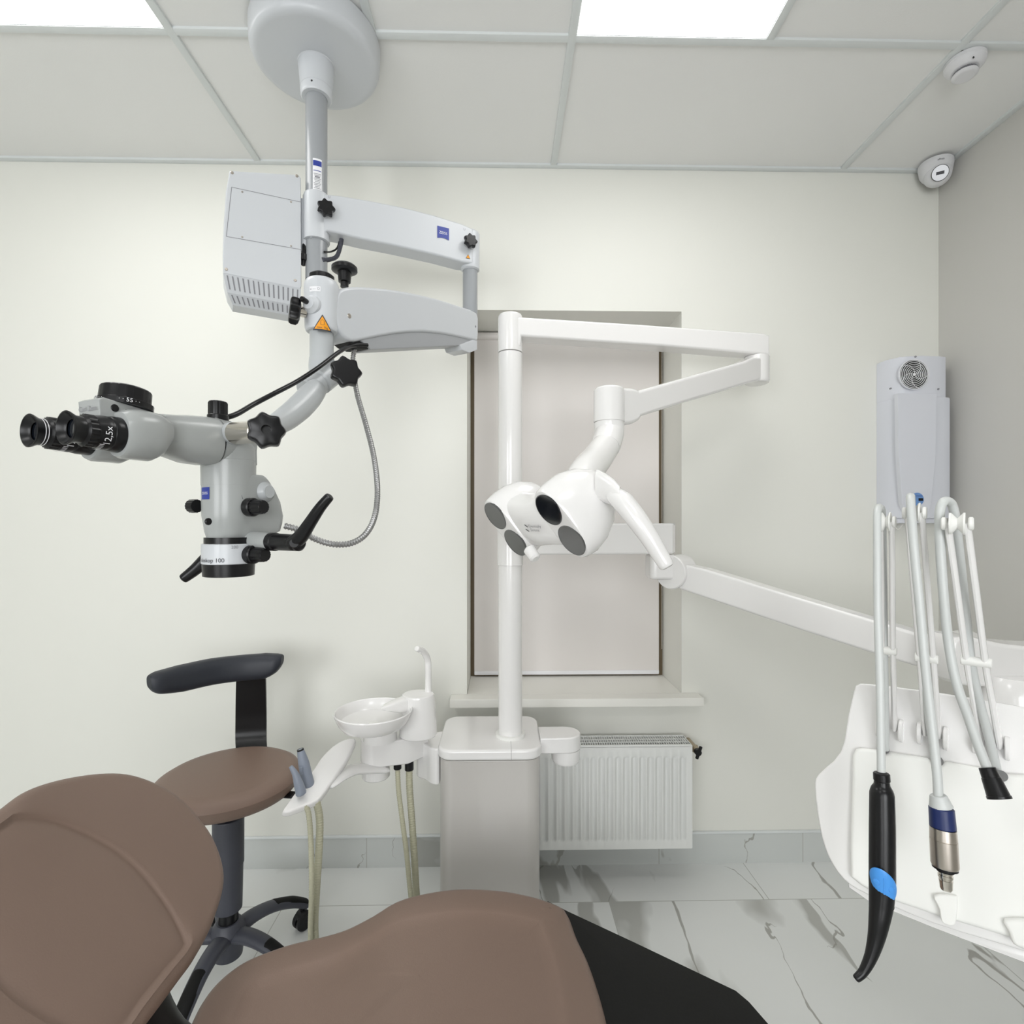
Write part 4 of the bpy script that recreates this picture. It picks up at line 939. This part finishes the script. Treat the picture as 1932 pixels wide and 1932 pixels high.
for out in ([(1762, 1690), (1772, 1715), (1776, 1738), (1788, 1746), (1800, 1746), (1804, 1735), (1806, 1700), (1800, 1690)], [(1895, 1735), (1903, 1760), (1912, 1782), (1935, 1792), (1955, 1790), (1960, 1740)]):
    DU.part('mat_tab', MB().prism(smooth_pts(trace(out, (TA+mt*.017, mt)), 3, True), -mt*.012, .004, 3), M['unitmatt'], parent=pad_)
# connection between tray body and pivot
q = onplane(2010, 1420, TA-mt*.09, mt)
DU.part('support_arm', MB().tube([q, V((q.x+.12, q.y+.1, .97)), V((1.155, 1.175, .96))], .035, 20), M['unit'])
# whip arms: each with slot, two rods, cross pin, pulley
def whip(base, pin, topp, Yb, Yt, w0, wid):
    b = W(*base, Yb); t_ = W(*topp, Yt); p = b.lerp(t_, (base[1]-pin[1])/(base[1]-topp[1])); p = W(pin[0], pin[1], p.y)
    sx = V((g_.x, g_.y, 0))*wid
    arm = DU.part('whip_arm', MB().tube([b, b.lerp(p, .5), p, p.lerp(t_, .5), t_], [.0034]*5, 10, sec=(1, 1.5)).tube([b+sx, (b+sx).lerp(p+sx, .5), p+sx, (p+sx).lerp(t_+sx, .5), t_+sx], [.0034]*5, 10, sec=(1, 1.5)), M['unit'])
    DU.part('cross_pin', MB().cyl(p-sx*.35, p+sx*1.35, .0058, n=20), M['unitmatt'], parent=arm)
    c0 = t_+sx*.5; ax = sx.normalized()
    DU.part('pulley', MB().lathe(c0-ax*wid*.42, ax, [(0, .0125), (wid*.10, .0125), (wid*.42, .006), (wid*.74, .0125), (wid*.84, .0125)], 28)
            .cyl(c0-ax*wid*.85, c0-ax*wid*.55, .0075, n=20, bev=.002).cyl(c0+ax*wid*.55, c0+ax*wid*.85, .0075, n=20, bev=.002), M['unitmatt'], parent=arm)
    bb = onplane(base[0]+4, base[1]-8, TA+mt*.002, mt)
    gx = V((g_.x, g_.y, 0)).normalized(); bz_ = b+sx*.5
    DU.part('arm_slot', MB().cyl(bz_-gx*(wid*.5+.009)-mt*.006, bz_-gx*(wid*.5+.004)-mt*.006, .015, n=36).cyl(bz_+gx*(wid*.5+.004)-mt*.006, bz_+gx*(wid*.5+.009)-mt*.006, .015, n=36), M['unit'], parent=arm)
whip((1668, 1372), (1664, 1226), (1661, 985), .72, .67, 0, .012)
whip((1746, 1385), (1735, 1240), (1712, 968), .69, .645, 0, .014)
whip((1852, 1402), (1824, 1246), (1788, 988), .655, .60, 0, .017)
def hp_thing(name, loc, label, cat='handpiece'):
    return Thing(name, loc, label, cat, 'handpieces hanging in front of the delivery unit')
def slot(px, py):
    p = onplane(px, py, TA+mt*.013, mt); DU.part('hose_notch', MB().lathe(p-mt*.006, mt, [(0, .0062), (.0062, .0062)], 24), M['groove'], parent=pad_)
for a in ((1667, 1413), (1768, 1436), (1889, 1464)): slot(*a)
# handpiece 1: black curved camera
h1_ = hp_thing('curved_handpiece', W(1663, 1460, .60), 'long black curved handpiece with a blue oval button')
c1 = [W(1663, 1461, .600), W(1664, 1480, .599), W(1664, 1498, .598), W(1664.5, 1560, .592), W(1664.5, 1620, .586), W(1664.5, 1660, .582), W(1663, 1700, .578), W(1659, 1735, .574), W(1653, 1770, .571), W(1643, 1805, .568), W(1629, 1833, .566), W(1616, 1846, .565)]
bd1 = h1_.part('body', MB().tube(c1, [.0068, .0080, .0122, .0128, .0128, .0128, .0118, .0100, .0080, .0060, .0046, .0038], 32, k=6), M['black'])
h1_.part('sleeve', MB().cyl(W(1663, 1458, .600), W(1664, 1474, .599), .0082, .0084, n=28), M['black'])
fwd = (V((0, 0, CZ))-W(1664, 1658, .58)).normalized(); fwd = V((fwd.x+.1, fwd.y, 0)).normalized(); sx_ = V((0, 0, 1)).cross(fwd).normalized(); sx_ = sx_ if sx_.x > 0 else -sx_
bc_ = W(1665, 1658, .582)
bm_ = MB(); vs = []; fs = []
up_ = (UPV-sx_*.45).normalized(); acr = (sx_+UPV*.0).normalized()
R1 = .0131
def onbar(u, v, off): # u across, v along; hug the round body
    u = max(-R1*.985, min(R1*.985, u)); a = math.asin(u/R1); return bc_+sx_*((R1+off)*math.sin(a))+fwd*((R1+off)*math.cos(a))+UPV*v
rings_ = []
for rr in (1.0, .97, .9, .7, .45, .2, .02):
    rings_.append([onbar(.0122*rr*math.cos(t_), .0165*rr*math.sin(t_)-.45*.0122*rr*math.cos(t_), .0003+.0012*(1-rr**6)) for t_ in [2*PI*k/40 for k in range(40)]])
btn = h1_.part('button', MB().rings(rings_, False, True), M['button'], label='blue oval button')
dots = MB()
for sg, vv in ((-1, .0015), (1, -.0025)):
    p = onbar(sg*.0065, vv, .0009); nn = (p-bc_-UPV*vv).normalized(); dots.lathe(p, nn, [(0, .0036), (.0009, .003), (.0014, .001)], 20)
p = onbar(0, 0, .0009); dots.obox(p, sx_, fwd, UPV, (.0012, .0020, .018), .0005)
h1_.part('button_relief', dots, M['button'], parent=btn)
h1_.part('tip_seam', MB().lathe(W(1663, 1705, .578), UPV, [(0, .0118), (.0006, .0118)], 28), M['dark'], parent=bd1)
def handhose(t_, front, top, back, r):
    t_.part('hose', MB().tube(front+top+back, r, 16, k=6), M['greyhose'])
handhose(h1_, [W(1663, 1466, .600), W(1662, 1400, .605), W(1660, 1280, .615), W(1656, 1150, .628), W(1655, 1040, .638), W(1655, 985, .645)], [W(1656, 962, .655), W(1660, 957, .668)], [W(1664, 970, .682), W(1666, 1040, .69), W(1668, 1200, .70), W(1670, 1330, .705), W(1671, 1414, .703)], .0043)
# handpiece 2: motor
h2 = hp_thing('micromotor_handpiece', W(1772, 1500, .58), 'steel motor handpiece with a navy blue ring')
q0 = W(1770, 1500, .585); q1 = W(1776, 1523, .583); q2 = W(1779, 1562, .58); q3 = W(1783, 1635, .575); q4 = W(1784, 1680, .571)
h2.part('sleeve', MB().cyl(q0, q1, .0082, .0112, n=36), M['greyhose'])
h2.part('blue_ring', MB().cyl(q1, q2, .0117, .0122, n=44), M['navy'], label='navy blue ring')
ax = (q3-q2).normalized(); L = (q3-q2).length
h2.part('motor', MB().lathe(q2, ax, [(0, .0122), (L*.28, .0126), (L*.285, .0122), (L*.30, .0122), (L*.305, .0127), (L*.95, .0128), (L, .0120)], 48), M['steel'])
L = (q4-q3).length
h2.part('collar', MB().lathe(q3, ax, [(0, .0118), (.002, .0118), (.0025, .0085), (.005, .0080)], 44), M['black'])
h2.part('connector', MB().lathe(q3+ax*.002, ax, [(0, .0072), (.004, .0072), (.0045, .0064), (.006, .0064), (.0065, .0070), (.009, .0070), (.0095, .0060), (.011, .0060), (.0115, .0066), (.014, .0062), (L-.004, .0058), (L-.002, .0048), (L-.002, .0036), (L-.005, .0034)], 40), M['chrome'])
handhose(h2, [q0, W(1768, 1460, .588), W(1757, 1360, .598), W(1746, 1260, .606), W(1735, 1140, .615), (W(1725, 1040, .622)), W(1720, 975, .628)], [W(1718, 945, .636), W(1718, 937, .648)], [W(1719, 950, .662), W(1722, 1040, .668), W(1738, 1220, .675), W(1755, 1370, .678), W(1769, 1440, .676)], .0047)
# handpiece 3: black connector
h3 = hp_thing('hose_adapter', W(1862, 1450, .58), 'short black open adapter hanging from a looped grey hose')
q0 = W(1862, 1448, .585); q1 = W(1886, 1507, .572); ax = (q1-q0).normalized(); L = (q1-q0).length
h3.part('body', MB().lathe(q0, ax, [(0, .0072), (.0005, .0078), (.010, .0084), (.0105, .0090), (L*.7, .0100), (L*.9, .0106), (L*.92, .0112), (L, .0112), (L, .0088), (L*.75, .0085)], 40), M['black'])
handhose(h3, [q0, W(1845, 1405, .59), W(1826, 1350, .596), W(1805, 1290, .602), W(1790, 1215, .608), W(1780, 1120, .61), (W(1774, 1030, .612)), W(1773, 970, .612)], [W(1779, 948, .613), W(1790, 946, .615), W(1799, 960, .618)], [W(1806, 1010, .622), W(1818, 1120, .628), W(1832, 1250, .635), W(1850, 1330, .64), W(1868, 1400, .642), W(1884, 1466, .642)], .0049)

# ------------------------------------------------------------------ doctor's stool
ST = Thing('stool', (-.838, 1.65, 0), 'brown round stool with black curved backrest and grey star base', 'stool')
sxc, syc = -.838, 1.655
sc_ = W(432, 1452, 1.65); szt = sc_.z
ST.part('seat', MB().lathe((sc_.x, sc_.y, szt), UPV, [(-.075, .120), (-.075, .165), (-.066, .190), (-.050, .203), (-.030, .207), (-.015, .200), (-.005, .183), (-.001, .160), (.001, .08), (.0015, .01)], 80), M['leather'])
hx_, hy_ = sc_.x-.002, 1.65
ST.part('column_cover', MB().lathe((hx_, hy_, .215), UPV, [(0, .034), (.003, .039), (.14, .042), (.141, .044), (.28, .0445), (.285, .042)], 44), M['darkgrey'])
ST.part('seat_plate', MB().box((hx_-.09, hy_-.07, szt-.088), (hx_+.09, hy_+.10, szt-.074), .004).cyl((hx_, hy_, .49), (hx_, hy_, szt-.08), .030), M['black'])
ST.part('gas_column', MB().cyl((hx_, hy_, .17), (hx_, hy_, .22), .028, n=32), M['black'])
ST.part('hub', MB().lathe((hx_, hy_, .070), UPV, [(0, .032), (.006, .040), (.06, .046), (.085, .050), (.105, .040), (.112, .034)], 40), M['darkgrey'])
for k in range(5):
    a = math.radians(53-72*k); d = V((math.cos(a), math.sin(a), 0)); o = V((hx_, hy_, 0))
    pts = [o+d*.02+UPV*.140, o+d*.08+UPV*.150, o+d*.15+UPV*.140, o+d*.215+UPV*.112, o+d*.262+UPV*.080]
    lg = ST.part('leg', MB().tube(pts, [.026, .023, .021, .020, .018], 20, sec=(1.15, .8)), M['darkgrey'])
    ST.part('foot_pad', MB().tube([p+UPV*.0045 for p in pts[2:]], [.018, .0185, .0165], 18, sec=(1.15, .8)), M['blackmat'], parent=lg)
    e = o+d*.252; td = V((-d.y, d.x, 0))
    ca_ = ST.part('caster', MB().cyl(e+UPV*.03+td*.004-d*.0, e+UPV*.03+td*.020, .029, n=32, bev=.004).cyl(e+UPV*.03-td*.020, e+UPV*.03-td*.004, .029, n=32, bev=.004), M['black'])
    ST.part('caster_hood', MB().cyl(e+UPV*.045-td*.016, e+UPV*.045+td*.016, .022, n=28, bev=.004).cyl(e+UPV*.05, e+UPV*.082, .008, n=16), M['black'], parent=ca_)
bp_ = [W(404, 1560, 1.70), W(462, 1490, 1.86), W(472, 1420, 1.93), W(471, 1370, 1.935), W(470, 1320, 1.925), W(467, 1280, 1.905), W(465, 1262, 1.885)]
bp_ = [V((hx_, hy_+.05, szt-.095)), V((hx_+.0, hy_+.16, szt-.10))]+[W(474, y, yy) for y, yy in ((1400, 1.90), (1360, 1.915), (1320, 1.91), (1285, 1.90), (1262, 1.885))]
rs = []
Pp = smooth_pts(bp_, 6)
for i, p in enumerate(Pp):
    d = (Pp[min(i+1, len(Pp)-1)]-Pp[max(i-1, 0)]).normalized(); side = V((1, .18, 0)).normalized(); nn = d.cross(side).normalized()
    w0 = .048+.003*math.sin(i*.1)
    rs.append([p+side*w0+nn*.005, p+side*w0-nn*.005, p-side*w0-nn*.005, p-side*w0+nn*.005])
ST.part('backrest_post', MB().rings(rs), M['black'])
cl = [(281, 1287, 1.64), (297, 1288, 1.66), (340, 1280, 1.72), (400, 1267, 1.80), (455, 1260, 1.85), (500, 1256, 1.875), (522, 1251, 1.88), (533, 1244, 1.88)]
rv = [.018, .034, .042, .043, .043, .043, .032, .014]
pts = [W(*q) for q in cl]; P2 = smooth_pts(pts, 6); R2 = lerp_list(rv, 6); secs = []
for i, p in enumerate(P2):
    d = (P2[min(i+1, len(P2)-1)]-P2[max(i-1, 0)]); d.z = 0; d.normalize(); sd2 = V((d.y, -d.x, 0))
    f_ = i/len(P2)
    secs.append((p, sd2*min(.030, R2[i]*.85), (UPV*1.0-sd2*.1).normalized()*R2[i]))
ST.part('backrest', MB().loft(secs, 30, 2.7), M['softblack'])
ST.part('lever', MB().tube([W(515, 1492, 1.66), W(535, 1498, 1.63), W(555, 1500, 1.62)], [.007, .012, .011], 14, sec=(1.5, .7)), M['black'])

# ------------------------------------------------------------------ dental chair
DC = Thing('dental_chair', (-.2, .95, 0), 'brown leatherette dental chair with upright backrest and black foot cover', 'dental chair')
def pad(out, prof, nrm_fn, zf=None):
    """out: closed smooth outline (world), prof: [(inset, height)] ; nrm = up direction ; zf adds height at a point"""
    n = len(out); cen = sum(out, V((0, 0, 0)))/n
    ins = []
    for i in range(n):
        d = (out[(i+1) % n]-out[i-1]).normalized(); q = nrm_fn.cross(d).normalized()
        if q.dot(cen-out[i]) < 0: q = -q
        ins.append(q)
    rs = []
    for kind, a, h in prof:
        ring = []
        for i in range(n):
            p = out[i]+ins[i]*a if kind == 'i' else (out[i]+ins[i]*prof_last[0]).lerp(cen, a)
            if kind == 'i': pass
            q = p+nrm_fn*h
            if zf: q = q+UPV*zf(p)
            ring.append(q)
        if kind == 'i': prof_last = (a,)
        rs.append(ring)
    return MB().rings(rs)
# backrest
a45 = math.radians(45); BP = V((-.55, 0, .66)); bnrm = V((math.sin(a45), 0, math.cos(a45))); bL = V((-math.cos(a45), 0, math.sin(a45)))
lo_ = [(-.018, .77), (-.022, .82), (-.024, .90), (-.024, .95), (-.012, 1.027), (.023, 1.109), (.091, 1.159), (.169, 1.176), (.240, 1.170), (.308, 1.135), (.350, 1.085), (.384, 1.011), (.397, .950), (.390, .89), (.384, .83), (.360, .75), (.308, .68), (.240, .635), (.169, .625), (.091, .64), (.023, .69)]
ol2 = smooth_pts([V((l, y, 0)) for l, y in lo_], 6, True)
ol = [BP+bL*p.x+V((0, p.y, 0)) for p in ol2]
cr_ = [(-.020, .87), (-.022, .915), (-.008, .933), (.022, .953), (.085, .973), (.162, .983), (.234, .974), (.308, .945), (.346, .913), (.366, .878), (.370, .84)]
cr_ += [(l, 1.71-y) for l, y in cr_[::-1][1:-1]]
crs = smooth_pts([V((l, y, 0)) for l, y in cr_], 8, True)
cc2 = V((.17, .86, 0))
def at_angle(poly, t_):
    best = None
    d = V((math.cos(t_), math.sin(t_), 0)); n = len(poly)
    for i in range(n):
        a, b = poly[i]-cc2, poly[(i+1) % n]-cc2; e = b-a
        den = d.x*e.y-d.y*e.x
        if abs(den) < 1e-12: continue
        r = (a.x*e.y-a.y*e.x)/den; q = (a.x*d.y-a.y*d.x)/den
        if r > 0 and -1e-6 <= q <= 1+1e-6: best = max(best or 0, r)
    return best
rsb = []; NB = 144; base_r = [(at_angle(ol2, 2*PI*k/NB), at_angle(crs, 2*PI*k/NB)) for k in range(NB)]
def bring(fn, h):
    ring = []
    for k in range(NB):
        t_ = 2*PI*k/NB; ro, rc = base_r[k]; rc = min(rc, ro-.032); r, hh = fn(ro, rc), h
        ring.append(BP+bL*(cc2.x+r*math.cos(t_))+V((0, cc2.y+r*math.sin(t_), 0))+bnrm*hh)
    rsb.append(ring)
for dr, h in ((.05, -.062), (.02, -.058), (.006, -.045), (0, -.028), (.001, -.014), (.006, -.005), (.014, -.0005), (.022, .001)): bring(lambda ro, rc: ro-dr, h)
bring(lambda ro, rc: (ro-.022)*.5+(rc+.008)*.5, .003)
for dr, h in ((.008, .0025), (.003, -.0015), (.0, -.0035), (-.004, -.0030), (-.012, -.0005), (-.03, .001)): bring(lambda ro, rc: rc+dr, h)
for f_, h in ((.75, .002), (.5, .002), (.25, .002), (.02, .002)): bring(lambda ro, rc: (rc-.03)*f_, h)
DC.part('backrest', MB().rings(rsb), M['leather'], ang=80)
DC.part('backrest_shell', pad(ol, [('i', .06, -.10), ('i', .03, -.090), ('i', .02, -.06)], bnrm), M['blackmat'])
# seat
zx = [(-.60, .497), (-.55, .500), (-.45, .500), (-.355, .505), (-.29, .530), (-.235, .561), (-.17, .578), (-.09, .587), (.0, .582), (.07, .568), (.125, .551), (.15, .540), (.20, .532)]
def zs_(x):
    if x <= zx[0][0]: return zx[0][1]
    for i, ((a, b), (c, d)) in enumerate(zip(zx, zx[1:])):
        if x <= c:
            t_ = (x-a)/(c-a); h_ = c-a
            m0 = (d-zx[i-1][1])/(c-zx[i-1][0])*h_ if i > 0 else 0; m1 = (zx[i+2][1]-b)/(zx[i+2][0]-a)*h_ if i+2 < len(zx) else (d-b)
            return (2*t_**3-3*t_**2+1)*b+(t_**3-2*t_**2+t_)*m0+(-2*t_**3+3*t_**2)*d+(t_**3-t_**2)*m1
    return zx[-1][1]
so = [(-.565, .94), (-.575, 1.036), (-.545, 1.105), (-.485, 1.148), (-.42, 1.172), (-.33, 1.192), (-.2, 1.20), (-.05, 1.20), (.08, 1.199), (.135, 1.193), (.152, 1.178), (.162, 1.12), (.178, 1.05), (.188, .94), (.182, .83), (.168, .76), (.150, .70), (.10, .682), (-.2, .675), (-.42, .70), (-.52, .745), (-.56, .82)]
ol = smooth_pts([V((x, y, 0)) for x, y in so], 8, True)
prof = [('i', .04, -.085), ('i', .012, -.080), ('i', .0, -.06), ('i', .0, -.030), ('i', .003, -.014), ('i', .010, -.004), ('i', .020, 0), ('i', .05, .001), ('i', .070, .001), ('i', .080, -.002), ('i', .090, -.006), ('i', .105, -.008), ('c', .15, -.009), ('c', .35, -.010), ('c', .6, -.011), ('c', .8, -.011), ('c', .992, -.011)]
DC.part('seat', pad(ol, prof, UPV, lambda p: zs_(p.x)), M['leather'], ang=80)
DC.part('seat_shell', pad(ol, [('i', .06, -.125), ('i', .03, -.115), ('i', .02, -.083)], UPV, lambda p: zs_(p.x)), M['blackmat'])
# foot section: slopes down
fo = [(.10, 1.20), (.152, 1.202), (.30, 1.20), (.53, 1.193), (.555, 1.175), (.60, 1.09), (.63, .98), (.63, .90), (.60, .79), (.545, .70), (.30, .68), (.10, .69)]
zf_ = lambda p: .541-(p.x-.14)*.47
DC.part('foot_cover', pad([V((x, y, 0)) for x, y in fo], [('i', .02, -.05), ('i', 0, -.045), ('i', .0, -.014), ('i', .006, -.010), ('c', .5, -.010), ('c', .97, -.010)], UPV, zf_), M['blackmat'], ang=40, label='black foot cover')
m = MB().prism(rrect(-.45, .05, .78, 1.10, .06, 0), (0, 0, .05), .01, 3).prism(rrect(-.32, -.10, .85, 1.04, .05, .05), (0, 0, .37), .01, 3)
DC.part('base', m, M['unit'])
DC.part('hinge', MB().tube([V((-.50, .95, .42)), V((-.60, .95, .47)), V((-.66, .95, .60)), V((-.72, .95, .70))], [.03, .03, .03, .028], 20, sec=(2.0, .8)), M['black'])
